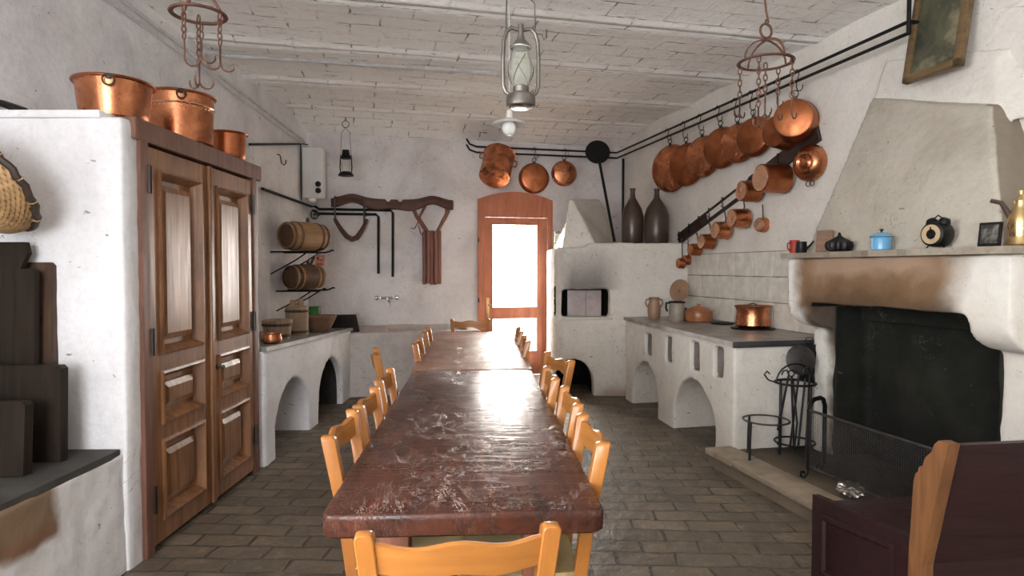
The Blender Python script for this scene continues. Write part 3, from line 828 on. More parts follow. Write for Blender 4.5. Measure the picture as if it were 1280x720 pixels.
# ================================================================== CHAIRS
def make_chair():
    t = thing('dining_chair', 'honey coloured wooden chair with wavy top rail, its back to the camera', 'chair')
    # rear posts: y=0 at seat, lean to -y at the top, splayed above the seat
    def post_pts(s): return [Vector((s * .165, .035, 0)), Vector((s * .165, .0, .42)), Vector((s * .178, -.022, .62)), Vector((s * .205, -.070, .90))]
    def square_sweep(pts, hw):
        q = MB(); rings = []
        for p, (wx, wy) in zip(pts, hw): rings.append([q.bm.verts.new(p + Vector(d)) for d in ((-wx, -wy, 0), (wx, -wy, 0), (wx, wy, 0), (-wx, wy, 0))])
        for A, B in zip(rings, rings[1:]):
            for k in range(4): q.bm.faces.new((A[k], A[(k + 1) % 4], B[(k + 1) % 4], B[k]))
        q.bm.faces.new(rings[0][::-1])
        top = pts[-1] + Vector((0, -.008, .010)); w = hw[-1]
        tr_ = [q.bm.verts.new(top + Vector(d)) for d in ((-w[0] * .7, -w[1] * .7, 0), (w[0] * .7, -w[1] * .7, 0), (w[0] * .7, w[1] * .7, 0), (-w[0] * .7, w[1] * .7, 0))]
        for k in range(4): q.bm.faces.new((rings[-1][k], rings[-1][(k + 1) % 4], tr_[(k + 1) % 4], tr_[k]))
        q.bm.faces.new(tr_)
        bmesh.ops.bevel(q.bm, geom=[e for e in q.bm.edges], offset=.003, segments=1, affect='EDGES')
        return q
    for s in (-1, 1):
        square_sweep(post_pts(s), [(.017, .018), (.020, .022), (.020, .022), (.021, .023)]).build('post', M['chair'], t)
    def rail(zc, hh, wave, xh, yb_, bow, name):
        q = MB(); N = 28; A = []; 
        for i in range(N + 1):
            u = -1 + 2 * i / N; x = u * xh
            y = yb_ - bow * (1 - u * u)
            top = hh * .5 + wave * (.5 * math.cos(u * PI * 2.0) + .35 * (1 - u * u)); bot = -hh * .5 + wave * .35 * math.cos(u * PI * 2.2)
            lean = .2
            A.append([q.bm.verts.new((x, y + dy - lean * dz, zc + dz)) for dy, dz in ((-.010, bot), (-.011, top - .004), (0, top), (.011, top - .004), (.010, bot))])
        for a, c in zip(A, A[1:]):
            for k in range(5): q.bm.faces.new((a[k], c[k], c[(k + 1) % 5], a[(k + 1) % 5]))
        q.bm.faces.new(A[0]); q.bm.faces.new(A[-1][::-1])
        q.build(name, M['chair_x'], t)
    rail(.845, .07, .013, .196, -.060, .030, 'top_rail')
    rail(.655, .055, .010, .178, -.028, .022, 'lower_rail')
    for s in (-1, 1):
        q = MB(); q.lathe([(0, 0), (.015, 0), (.019, .2), (.021, .40), (.019, .445), (0, .45)], 12, T(s * .195, .385, 0)); q.build('leg', M['chair'], t)
    q = MB().prism([(-.185, -.005), (.185, -.005), (.215, .41), (-.215, .41)], 'z', .425, .462)
    bmesh.ops.bevel(q.bm, geom=q.bm.edges[:], offset=.012, segments=2, affect='EDGES'); q.build('seat', M['rush'], t)
    q = MB()
    for s in (-1, 1):
        q.tube([(s * .166, .022, .20), (s * .195, .385, .20)], .010); q.tube([(s * .166, .012, .31), (s * .195, .385, .31)], .010)
    q.tube([(-.195, .385, .26), (.195, .385, .26)], .010); q.tube([(-.165, .02, .25), (.165, .02, .25)], .010)
    q.tube([(-.195, .385, .16), (.195, .385, .16)], .010)
    q.build('stretcher', M['chair_x'], t)
    return t
ch0 = make_chair()
GC = 'honey wooden chairs around the tables'
ch0['group'] = GC
ch0.location = (-.125, 1.462, 0); ch0.rotation_euler = (0, 0, R(7))
def edge_x(Y, side):      # table edge at distance Y
    c = near_c + TD * ((Y - near_c.y)); return c.x + side * .415
def side_chair(Y, side, label, out=.0, extra=0.):
    x = edge_x(Y, side) + side * (-.026 + out)
    rz = (-PI / 2 if side < 0 else PI / 2) + TANG + R(extra)
    return dup(ch0, (x, Y, 0), rz, label, GC)
side_chair(2.37, -1, 'wooden chair nearest the camera along the left edge of the dark table', .01)
side_chair(2.86, -1, 'second wooden chair from the camera along the left edge of the dark table')
side_chair(3.46, -1, 'third wooden chair from the camera along the left edge of the dark table', .01)
dup(ch0, (-.86, 4.38, 0), -PI / 2 + TANG + R(9), 'wooden chair pulled back from the table, before the masonry trough', GC)
side_chair(5.02, -1, 'nearer of two wooden chairs on the left edge of the paler far table', -.02)
side_chair(5.92, -1, 'farther of two wooden chairs on the left edge of the paler far table', -.02)
side_chair(2.29, 1, 'wooden chair nearest the camera along the right edge of the dark table', -.01)
side_chair(2.88, 1, 'second wooden chair from the camera along the right edge of the dark table')
side_chair(3.50, 1, 'third wooden chair from the camera along the right edge of the dark table', -.02)
dup(ch0, (.235, 4.12, 0), PI / 2 + TANG + R(15), 'wooden chair turned slightly outward where the two tables meet, right side', GC)
side_chair(5.20, 1, 'nearer of two wooden chairs on the right edge of the paler far table', -.03)
side_chair(5.98, 1, 'farther of two wooden chairs on the right edge of the paler far table', -.03)
pe = far_near + TD * 2.62
dup(ch0, (atY(590, 410, 7.1).x - .02, 7.10, 0), PI + TANG, 'wooden chair at the far end of the tables in front of the door', GC)

# ================================================================== VESSEL HELPERS
def shell(prof, th):
    """outer profile [(r,z)] bottom to top -> closed shell with wall thickness"""
    inner = [(max(r - th, 0.001), z + (th if i == 0 else 0)) for i, (r, z) in enumerate(prof)]
    return [(0, prof[0][1])] + prof + [(prof[-1][0] - th * .5, prof[-1][1] + th * .4)] + inner[::-1] + [(0, prof[0][1] + th)]
def ring_pts(c, r, n=20, ax='y'):
    out = []
    for i in range(n):
        a = 2 * PI * i / n; u, v = r * math.cos(a), r * math.sin(a)
        out.append(Vector(c) + {'x': Vector((0, u, v)), 'y': Vector((u, 0, v)), 'z': Vector((u, v, 0))}[ax])
    return out
def chain(q, p0, p1, link=.03, r=.003):
    p0 = Vector(p0); p1 = Vector(p1); d = (p1 - p0); n = max(1, round(d.length / (link * .78)))
    d.normalize(); a = d.orthogonal().normalized(); bb = d.cross(a)
    L = (p1 - p0).length / n
    for i in range(n):
        c = p0 + d * (L * (i + .5)); u = a if i % 2 else bb
        pts = [c + d * (math.sin(2 * PI * k / 10) * L * .62) + u * (math.cos(2 * PI * k / 10) * link * .26) for k in range(10)]
        q.tube(pts, r, True, 5)
def hook_pts(c, s=1., side=(1, 0, 0)):
    c = Vector(c); sd = Vector(side)
    return [c + sd * (.028 * s * math.cos(R(a))) + Vector((0, 0, .028 * s * math.sin(R(a)))) for a in range(180, 380, 20)]

# ---------------- copper on top of the cupboard
TOPZ = 2.236
def top_pot(name, label, cx, cy, r0, r1, h, m, sx=1, sy=1, rz=0, rim='dark', handles=True, z=TOPZ, band=False):
    t = thing(name, label, 'pot', (cx, cy, z), rz)
    prof = [(r0 * .93, 0), (r0, .012)] + [(r0 + (r1 - r0) * i / 6, .012 + (h - .012) * i / 6) for i in range(1, 7)] + [(r1 + .008, h + .004), (r1 + .012, h + .01)]
    MB().lathe(shell(prof, .004), 48, None, sx, sy).build('body', m, t)
    q = MB(); pts = [(math.cos(2 * PI * i / 48) * (r1 + .010) * sx, math.sin(2 * PI * i / 48) * (r1 + .010) * sy, h + .008) for i in range(48)]
    q.tube(pts, .007, True, 8); q.build('rim', M['copper_dark'], t)
    if band:
        q = MB()
        rr = r0 + (r1 - r0) * .72
        for i in range(40):
            a = 2 * PI * i / 40
            q.lathe([(0, 0), (.006, 0), (.004, .004), (0, .005)], 6, T(math.cos(a) * rr * sx, math.sin(a) * rr * sy, h * .72) @ RZ(math.degrees(a)) @ RY(90))
        q.tube([(math.cos(2 * PI * i / 48) * (rr + .003) * sx, math.sin(2 * PI * i / 48) * (rr + .003) * sy, h * .78) for i in range(48)], .006, True, 6)
        q.build('riveted_band', M['copper_bright'], t)
    if handles == 'ring':
        for s in (-1, 1):
            q = MB().tube(ring_pts((0, s * (r1 * sy + .018), h - .02), .026, 16), .005, True, 6).box((-.012, s * r1 * sy - .01, h - .012), (.012, s * r1 * sy + .016, h + .012), None, .003, 1); q.build('ring_handle', M['iron'], t)
    elif handles:
        for s in (-1, 1):
            q = MB(); y = s * (r1 * sy + .01)
            q.tube([(-.04, y, h - .035), (-.04, y + s * .022, h - .02), (-.035, y + s * .025, h + .03), (0, y + s * .02, h + .045), (.035, y + s * .025, h + .03), (.04, y + s * .022, h - .02), (.04, y, h - .035)], .006)
            q.build('handle', M['iron'], t)
    return t
top_pot('copper_basin', 'wide shallow copper basin at the front end of the cupboard top', -2.075, 3.37, .158, .176, .19, M['copper'], 1, 1.12, R(25), handles='ring')
top_pot('copper_cauldron', 'large deep copper cauldron with riveted band in the middle of the cupboard top', -2.06, 4.00, .188, .194, .295, M['copper'], 1, 1, R(30), band=True, handles='ring')
top_pot('copper_pot', 'small plain copper pot at the far end of the cupboard top', -1.985, 4.50, .115, .118, .17, M['copper_dark'], handles=False)

# ---------------- ceiling hook rings
def hook_ring(name, label, c, rad, ztop, drops, dome, m, rz=0):
    t = thing(name, label, 'hook rack', c, rz)
    q = MB(); q.tube([(rad * math.cos(2 * PI * i / 36), rad * math.sin(2 * PI * i / 36), 0) for i in range(36)], .010, True, 8, flat=.6); q.build('ring', m, t)
    q = MB()
    if dome:
        for a in (0, 90):
            q.tube([Vector((rad * math.cos(R(k)) * math.cos(R(a)), rad * math.cos(R(k)) * math.sin(R(a)), rad * .85 * math.sin(R(k)))) for k in range(0, 181, 15)], .007, False, 6, flat=.5)
        q.build('dome_strap', m, t)
        q = MB(); zt = rad * .85; q.tube(ring_pts((0, 0, zt + .045), .034), .006, True, 6)
        H = ztop - c[2]
        q.tube([(.0, 0, zt + .10), (-.004, 0, zt + .085), (.008, 0, zt + .075), (.014, 0, zt + .09), (.0, 0, zt + .14), (-.018, 0, zt + .26), (-.02, 0, zt + .30), (.01, 0, zt + .33), (.045, 0, zt + .26)], .005, False, 6)
        q.build('hanger', m, t)
        q = MB(); chain(q, (0, 0, zt + .335), (0, 0, H), .05, .004); q.build('chain', m, t)
    else:
        for k in range(3):
            a = R(20 + 120 * k); q.tube([(rad * math.cos(a), rad * math.sin(a), 0), (0, 0, .16)], .006, False, 6)
        q.build('hanger', m, t)
        q = MB(); chain(q, (0, 0, .16), (0, 0, ztop - c[2]), .05, .004); q.build('chain', m, t)
    for (ang, L, nh) in drops:
        x, y = rad * math.cos(R(ang)) * (1 if nh != 9 else 0), rad * math.sin(R(ang)) * (1 if nh != 9 else 0)
        q = MB(); chain(q, (x, y, -.005), (x, y, -L), .034, .0032)
        hk = 3 if nh == 9 else nh
        for j in range(hk):
            aa = 2 * PI * j / hk + .4
            sd = Vector((math.cos(aa), math.sin(aa), 0))
            q.tube([Vector((x, y, -L)), Vector((x, y, -L - .07))] + [Vector((x, y, -L - .07)) + sd * (.026 - .026 * math.cos(R(k))) + Vector((0, 0, -.026 * math.sin(R(k)))) for k in range(20, 201, 30)], [.004] * 8 + [.002], False, 6)
        q.build('chain_hook', m, t)
    return t
pr_ = atY(248, 18, 2.55)
hook_ring('hook_ring', 'rusty iron ring with chained hooks hanging above the walnut cupboard', pr_, .098, 3.40, [(250, .13, 1), (330, .13, 2), (95, .06, 1), (0, .19, 9)], False, M['rust'], R(15))
pr_ = atY(957, 78, 3.15)
hook_ring('hook_ring', 'rusty iron hook crown with domed straps and chains on the right', pr_, .125, 3.42, [(215, .24, 2), (300, .19, 1), (20, .16, 1), (0, .17, 9), (120, .15, 2)], True, M['rust'], R(20))

# ---------------- hurricane lantern
c = atY(651, 134, 2.75); 
ln = thing('hurricane_lantern', 'grey metal hurricane lantern with glass globe hanging over the tables', 'lantern', c, R(10))
MB().lathe([(0, 0), (.058, 0), (.062, .004), (.062, .040), (.056, .052), (.040, .056), (.034, .062), (.034, .085), (.028, .09), (0, .09)], 32).build('fuel_tank', M['zinc'], ln)
MB().lathe([(0, -.004), (.05, -.003), (.056, .0)], 32).build('tank_bottom', M['chrome'], ln)
MB().lathe([(.031, .085), (.040, .10), (.052, .14), (.050, .18), (.038, .225), (.032, .245), (.034, .252), (.032, .25), (.030, .244), (.036, .224), (.048, .18), (.050, .14), (.038, .10), (.029, .086)], 32).build('globe', M['lampglass'], ln)
q = MB()
for a in (35, 145, 215, 325):
    q.tube([Vector((math.cos(R(a + k * 5)) * (.055 - .00018 * (k - 8) ** 2), math.sin(R(a + k * 5)) * (.055 - .00018 * (k - 8) ** 2), .105 + .008 * k)) for k in range(0, 14)], .0016, False, 5)
q.build('globe_wire', M['iron'], ln)
MB().lathe([(0, .30), (.012, .30), (.012, .345), (.010, .35), (0, .35)], 16).lathe([(.0, .262), (.046, .248), (.047, .252), (.03, .272), (.018, .285), (.014, .30), (0, .30)], 28).build('chimney_cap', M['zinc'], ln)
q = MB()
for s in (-1, 1):
    q.tube([(s * .05, 0, .05), (s * .066, 0, .062), (s * .076, 0, .09), (s * .077, 0, .20), (s * .073, 0, .28), (s * .062, 0, .315), (s * .040, 0, .332), (s * .012, 0, .325)], .0085, False, 10)
q.build('side_tube', M['zinc'], ln)
q = MB().tube([(-.062, 0, .31), (-.064, 0, .36), (-.060, 0, .455), (-.045, 0, .463), (0, 0, .470), (.045, 0, .455), (.060, 0, .44), (.062, 0, .36), (.062, 0, .31), (.09, 0, .315), (.10, 0, .29), (.112, 0, .30), (.112, 0, .335)], .0028, False, 6); q.build('bail', M['iron'], ln)
q = MB().tube([(-.04, 0, .53), (-.02, 0, .49), (0, 0, .472), (.018, 0, .49), (.026, 0, .53), (.024, 0, .57), (.01, 0, .60)], .004, False, 6)
q.tube([(.01, 0, .60), (.01, 0, 3.36 - c.z)], .004, False, 6); q.build('hook', M['iron'], ln)

# ---------------- pendant bulb lamp
c = atY(636.5, 168, 4.6)
pl = thing('pendant_lamp', 'bare round bulb under a small white disc shade hanging behind the lantern', 'lamp', c)
MB().lathe([(0, -.01), (.024, -.006), (.044, .012), (.052, .038), (.048, .064), (.030, .09), (.018, .10), (0, .10)], 24).build('bulb', M['bulb'], pl)
MB().lathe([(.022, .105), (.05, .10), (.10, .082), (.122, .068), (.125, .07), (.10, .088), (.05, .108), (.022, .112)], 36).build('lamp_shade', M['white_enamel'], pl)
MB().lathe([(0, .095), (.024, .095), (.026, .12), (.022, .165), (.012, .175), (0, .176)], 20).build('lamp_socket', M['porcelain'], pl)
MB().tube([(0, 0, .17), (0, 0, 3.36 - c.z)], .0035, False, 6).build('cord', M['porcelain'], pl)

# ---------------- small lantern at the back left
c = atY(432.5, 220, 7.5)
t = thing('small_lantern', 'small dark lantern on a wire in front of the back wall, left of the door', 'lantern', c)
MB().lathe([(0, 0), (.085, 0), (.09, .01), (.07, .04), (.05, .05), (0, .05)], 20).build('base', M['black'], t)
MB().lathe([(.04, .05), (.055, .09), (.05, .16), (.035, .20)], 20).build('globe', M['lampglass'], t)
MB().lathe([(0, .30), (.04, .30), (.045, .25), (.065, .20), (0, .19)], 20).build('cap', M['black'], t)
q = MB()
for s in (-1, 1): q.tube([(s * .06, 0, .03), (s * .07, 0, .10), (s * .06, 0, .24)], .007)
q.build('side_tube', M['black'], t)
q = MB().tube([(-.06, 0, .22), (-.05, 0, .50), (0, 0, .56), (.05, 0, .50), (.06, 0, .22)], .003, False, 5)
q.tube(ring_pts((0, 0, .60), .04), .004, True, 5); chain(q, (0, 0, .64), (0, 0, 3.22 - c.z), .06, .004); q.build('hanging_wire', M['iron'], t)

# ---------------- left wall services
wb = Vector((-2.45, 7.98, 2.34))
t = thing('water_heater', 'white narrow wall box with dark knobs in the back left corner', 'heater', (-2.565, 7.86, 2.335))
MB().box((0, 0, 0), (.235, .2, .62), None, .012).build('casing', M['white_enamel'], t)
q = MB()
for zz in (.09, .17): q.lathe([(0, 0), (.032, 0), (.036, .02), (.028, .045), (0, .05)], 16, T(.20, 0, zz) @ RX(90))
q.build('knob', M['black'], t)
MB().lathe([(0, 0), (.05, 0), (.05, -.03), (.03, -.05), (0, -.05)], 16, T(.10, .06, 0)).build('outlet', M['white_enamel'], t)
MB().tube([(-.012, -.005, -.03), (-.012, -.005, .64), (.0, .0, .66), (.06, .05, .66)], .006).build('cable', M['black'], t)

def lw(px, py, off): return LF.wpix(px, py, -off)
def pipe(name, label, cat, paths, r, m):
    t = None
    q = MB()
    for p in paths: q.tube(p, r, False, 8)
    return tag(q.build(name, m), label, cat)
Y0 = 1.5
a0, a1 = lw(200, 37, .03), lw(378, 174, .03)
d_ = (a1 - a0) / (a1.y - a0.y)
pipe('wall_conduit', 'grey conduit running high along the left wall below the ceiling', 'pipe',
     [[a0 + d_ * (1.2 - a0.y), a0, a1, a1 + Vector((.02, .1, -.06)), a1 + Vector((.03, .14, -.17))]], .014, M['galv'])
pipe('wall_conduit', 'thinner grey cable running just under the high conduit on the left wall', 'pipe',
     [[a0 + d_ * (1.2 - a0.y) - Vector((0.012, 0, .055)), a1 - Vector((.012, 0.05, .055))]], .008, M['galv'])
c0, c1 = atZ(285, 70, 3.30), atZ(622, 91, 3.30)
pipe('ceiling_conduit', 'white conduit crossing the ceiling from the left wall towards the lamp', 'pipe',
     [[Vector((-2.565, 5.30, 3.16)), Vector((-2.56, 5.38, 3.28)), c0 + Vector((.02, 0.0, .0)), c0 * .5 + c1 * .5, c1]], .016, M['galv'])
pipe('iron_rod', 'black iron rod sloping on the left wall above the cupboard end', 'rod', [[lw(312, 180.5, .03), lw(375, 180, .03)]], .012, M['black'])
a, b_ = lw(328, 236, .06), lw(389, 258, .06)
bp = lambda px, py, o=.05: BK.wpix(px, py, -o)
pipe('water_pipe', 'outer black water pipe bending down the back wall above the trough', 'pipe',
     [[a, b_, b_ + Vector((.05, .0, -.0)), bp(399, 261.5, .1), bp(410, 261.5), bp(488, 263), bp(491, 266), bp(491, 346)]], .017, M['black'])
pipe('water_pipe', 'inner shorter black water pipe bending down the back wall', 'pipe',
     [[bp(391, 263, .14), bp(399, 267), bp(470, 268), bp(473, 271), bp(473, 342)]], .017, M['black'])
# valve wheel at the corner
c = bp(393, 268, .16); t = tag(MB().tube(ring_pts((0, 0, 0), .055, 16), .008, True, 6).tube([(-.05, 0, 0), (.05, 0, 0)], .006).tube([(0, 0, -.05), (0, 0, .05)], .006).tube([(0, 0, 0), (0, .1, 0)], .012).build('pipe_valve', M['iron']), 'small iron valve wheel on the black pipes under the white wall box', 'valve'); t.location = c; t.rotation_euler = (0, 0, R(-20))
t = tag(MB().tube([(0, 0, 0), (.03, 0, 0), (.04, 0, -.02), (.05, 0, -.09), (.075, 0, -.11), (.10, 0, -.09), (.10, 0, -.05)], .006, False, 6).build('wall_hook', M['iron']), 'small empty wall hook on the left wall below the sloping rod', 'hook'); t.location = lw(346, 193, 0); t.rotation_euler = (0, 0, R(40))
# chrome mixer tap
xt, zt = BK.pix(483, 372)
t = thing('wall_tap', 'chrome mixer tap on the back wall above the trough', 'tap', BK.pt(xt, 0, zt), BK.ang)
MB().tube([(-.075, -.06, 0), (.075, -.06, 0)], .018).tube([(-.075, 0, 0), (-.075, -.06, 0)], .018).tube([(.075, 0, 0), (.075, -.06, 0)], .018).build('valve_body', M['chrome'], t)
for s in (-1, 1):
    MB().lathe([(0, 0), (.024, 0), (.032, .015), (.03, .04), (.018, .05), (0, .052)], 16, T(s * .105, -.06, 0) @ RY(90 * s)).build('knob', M['chrome'], t)
MB().tube([(.0, -.06, -.005), (.005, -.075, -.03), (.02, -.13, -.05), (.03, -.19, -.04), (.032, -.20, -.07)], .010).build('spout', M['chrome'], t)

# ---------------- yoke on back wall
xa, za = BK.pix(414, 252); xb, zb = BK.pix(565, 254)
t = thing('ox_yoke', 'long wavy brown wooden ox yoke mounted on the back wall', 'yoke', BK.pt(xa, 0, za), BK.ang)
Ly = xb - xa; N = 60; q = MB(); rows_ = []
for i in range(N + 1):
    u = i / N; x = u * Ly
    bowl = .055 * (math.exp(-((u - .17) / .10) ** 2) + math.exp(-((u - .83) / .10) ** 2))
    mid = -.02 * math.exp(-((u - .5) / .12) ** 2)
    zc = bowl - .012; up = .062 + (-.03 if .44 < u < .475 or .54 < u < .57 else 0) + mid * .3; dn = -.075 + .02 * math.exp(-((u - .17) / .1) ** 2) + .02 * math.exp(-((u - .83) / .1) ** 2) - .02 * math.exp(-((u - .36) / .08) ** 2) - .02 * math.exp(-((u - .64) / .08) ** 2)
    if u < .03: up *= .8; dn *= .9
    rows_.append([q.bm.verts.new((x, y, zc + z)) for (y, z) in ((-.03, dn), (-.11, dn + .01), (-.13, (up + dn) / 2), (-.11, up - .01), (-.03, up), (-.015, (up + dn) / 2))])
for A, B in zip(rows_, rows_[1:]):
    for k in range(6): q.bm.faces.new((A[k], B[k], B[(k + 1) % 6], A[(k + 1) % 6]))
q.bm.faces.new(rows_[0]); q.bm.faces.new(rows_[-1][::-1]); q.build('beam', M['yoke'], t)
q = MB()
for px in (419, 455): x_, z_ = BK.pix(px, 256); q.tube([(x_ - xa, -.06, .06), (x_ - xa, -.15, .03), (x_ - xa, -.15, -.12), (x_ - xa, -.10, -.27)], .012, False, 6)
q.build('iron_strap', M['iron'], t)
# bow
P = [(418, 273), (422, 280), (428, 289), (434, 296), (440, 299), (446, 297), (451, 290), (455, 283), (459, 274)]
q = MB(); q.tube([BK.wpix(px, py, -.10) for px, py in P], [.022, .026, .03, .034, .036, .034, .03, .026, .022], False, 8)
tag(q.build('yoke_bow', M['yoke']), 'curved U shaped wooden bow hanging under the left end of the yoke', 'bow')
# collar frame with leather bundle
t = thing('leather_harness', 'brown leather strap bundle hanging from the right end of the yoke', 'harness', BK.o, BK.ang)
def bl(px, py, o=.06): x, z = BK.pix(px, py, -o); return Vector((x, -o, z))
q = MB(); q.tube([bl(532, 257), bl(528, 264), bl(524, 272), bl(530, 282), bl(534, 288)], .018).tube([bl(557, 256), bl(558, 266), bl(552, 278), bl(548, 287)], .018)
q.tube([bl(517, 262), bl(521, 271), bl(527, 280), bl(533, 289)], .024).tube([bl(561, 263), bl(556, 273), bl(550, 283), bl(547, 289)], .022)
q.tube([bl(523, 277), bl(518, 286), bl(514, 285)], .007).tube([bl(523, 282), bl(526, 292), bl(530, 295)], .007).build('strap', M['leather'], t)
x0_, z1_ = BK.pix(527.5, 288); x1_, z0_ = BK.pix(551, 356)
q = MB(); nst = 5; w_ = (x1_ - x0_) / nst
for k in range(nst): q.box((x0_ + w_ * k, -.085 - (.012 if k % 2 else 0), z0_ + random.uniform(0, .02)), (x0_ + w_ * (k + 1) - .002, -.02, z1_ - random.uniform(0, .015)), None, .014, 3)
q.build('strap_bundle', M['leather'], t)

# ---------------- kegs on brackets (left wall)
def bracket(label, Ys, z, L, drop):
    t = thing('shelf_bracket', label, 'bracket', (-2.6, Ys[0], z))
    for i, Y in enumerate(Ys):
        y = Y - Ys[0]
        MB().tube([(0, y, 0), (L * .9, y, 0), (L, y, .012), (L + .03, y, .03), (L + .05, y, .02)], .010, False, 6).build('arm', M['black'], t)
        MB().tube([(0, y, -drop), (L * .15, y, -drop * .82), (L * .5, y, -drop * .4), (L * .75, y, -.01)], .008, False, 6).build('brace', M['black'], t)
    return t
bracket('upper black iron wall bracket carrying the larger keg', (6.90, 7.30), 1.655, .52, .24)
bracket('lower black iron wall bracket carrying the smaller keg', (7.05, 7.40), 1.225, .50, .22)
def keg(label, loc, rz, L, r, spout=False, dark=False):
    t = thing('wooden_keg', label, 'keg', loc, rz)
    prof = [(r * .84, 0)] + [(r * (.84 + .16 * math.sin(PI * i / 12)), L * i / 12) for i in range(1, 12)] + [(r * .84, L)]
    full = [(0, .02), (r * .76, .02), (r * .78, 0)] + prof + [(r * .78, L), (r * .76, L - .02), (0, L - .02)]
    m = T(-L / 2, 0, 0) @ RY(90)
    MB().lathe(full, 32, m).build('body', M['keg'] if not dark else M['keg_end'], t)
    for (s0, dz) in ((.06, 0), (.22, 0), (.78, 0), (.94, 0)):
        rr = r * (.84 + .16 * math.sin(PI * s0)) + .003
        MB().lathe([(rr, -.014), (rr + .004, -.013), (rr + .004, .013), (rr, .014)], 32, m @ T(0, 0, L * s0)).build('hoop', M['keg_end'] if not dark else M['keg'], t)
    for zz in (.018, L - .018): MB().lathe([(0, 0), (r * .77, 0), (r * .77, .006), (0, .006)], 28, m @ T(0, 0, zz - .003)).build('head', M['keg_end'], t)
    MB().lathe([(0, 0), (.02, 0), (.016, .05), (0, .052)], 12, T(.05, 0, r * .98)).build('bung', M['keg_end'], t)
    if spout: MB().tube([(L * .2, 0, r * .9), (L * .2 + .05, .0, r + .07), (L * .2 + .12, 0, r + .07)], .016).build('spout', M['keg_end'], t)
    return t
keg('larger pale wooden keg lying on the upper bracket on the left wall', (-2.30, 7.10, 1.655 + .01 + .163), R(60), .52, .162)
keg('smaller dark hooped keg with tap lying on the lower bracket', (-2.34, 7.22, 1.225 + .01 + .145), R(60), .42, .143, True, True)
t = thing('wooden_pulley', 'small reddish wooden pulley hanging from the tip of the upper bracket', 'pulley', (-2.115, 7.05, 1.50), R(20))
MB().box((-.05, -.035, 0), (-.03, .035, .12), None, .004).box((.03, -.035, 0), (.05, .035, .12), None, .004).box((-.05, -.03, .10), (.05, .03, .125), None, .004).build('cheek', M['door'], t)
MB().lathe([(0, -.028), (.035, -.028), (.028, 0), (.035, .028), (0, .028)], 18, T(0, 0, .045) @ RY(90)).build('wheel', M['door'], t)
MB().tube([(0, 0, .12), (0, 0, .15), (.01, 0, .165), (0, 0, .172)], .005).build('hook', M['iron'], t)

# ---------------- things on left counter
def vessel(name, label, cat, loc, prof, m, th=.006, rz=0, seg=32, **kw):
    t = thing(name, label, cat, loc, rz); MB().lathe(shell(prof, th), seg, None, **kw).build('body', m, t); return t
def at_left(px, Y): return atY(px, 400, Y).x
def tub(label, loc, r0, r1, h, hoops, ears):
    t = thing('wooden_tub', label, 'tub', loc)
    wob = lambda k, i: .0025 if (i // 3) % 2 else 0
    prof = [(r0 + (r1 - r0) * i / 5, h * i / 5) for i in range(6)]
    MB().lathe(shell(prof, .014), 48, None, wob=wob).build('staves', M['tub'], t)
    for hz_ in hoops:
        rr = r0 + (r1 - r0) * hz_ + .004
        MB().lathe([(rr, h * hz_ - .012), (rr + .004, h * hz_ - .011), (rr + .004, h * hz_ + .011), (rr, h * hz_ + .012)], 48).build('hoop', M['oldwood'], t)
    if ears:
        for s in (-1, 1): MB().box((-.03, s * r1 - .008, h - .02), (.03, s * r1 + .008, h + .07), None, .01).build('ear', M['tub'], t)
    return t
Yc = 5.55; tub('pale wide wooden tub on the left counter beside the cupboard edge', (-2.04, 5.55, ltop(5.55)), .10, .125, .165, (.2, .78), False)
tub('tall narrow wooden bucket with ears behind the wide tub', (-2.07, 6.15, ltop(6.15)), .10, .105, .27, (.12, .85), True)
t = vessel('copper_bowl', 'small shiny copper bowl at the near end of the left counter', 'bowl', (-1.915, 5.08, ltop(5.08)), [(.055, 0), (.078, .015), (.082, .04), (.075, .07), (.076, .078)], M['copper'], .003)
t = vessel('wooden_bowl', 'wide brown flared bowl on the far part of the left counter', 'bowl', (-1.99, 6.55, ltop(6.55)), [(.10, 0), (.115, .01), (.145, .07), (.185, .155), (.19, .165)], M['bowlwood'], .012)
t = vessel('enamel_jug', 'green enamel jug behind the brown bowl on the left counter', 'jug', (-2.17, 7.02, ltop(7.02)), [(.062, 0), (.068, .02), (.068, .2), (.062, .235), (.066, .25)], M['green'], .003)
MB().tube([(-.065, -.02, .20), (-.11, -.03, .20), (-.13, -.035, .15), (-.11, -.03, .08), (-.066, -.02, .06)], .009).build('handle', M['green'], t)
t = thing('dark_trough', 'dark wooden box trough where the left counter meets the back wall', 'trough', (-2.02, 7.42, .745), A0)
q = MB().prism([(-.33, 0), (.24, 0), (.205, .185), (-.33, .185)], 'y', -.12, .12); o = q.build('body', M['darkwood'], t, False); cut(o, MB().box((-.30, -.10, .03), (.19, .10, .4)))

# ================================================================== RIGHT : rods and pans
ROFF = .17
zr = RT.pix(838, 168, -ROFF)[1]
rodz = 3.10
pa = BK.pt(BK.pix(585, 180, -.1)[0], -.10, 0); 
def rz_at(px, py, fr, off): return fr.pix(px, py, -off)
bx0, bz0 = BK.pix(590, 183, -.12); cornz = 3.10
corner = BK.o + BK.x * 0
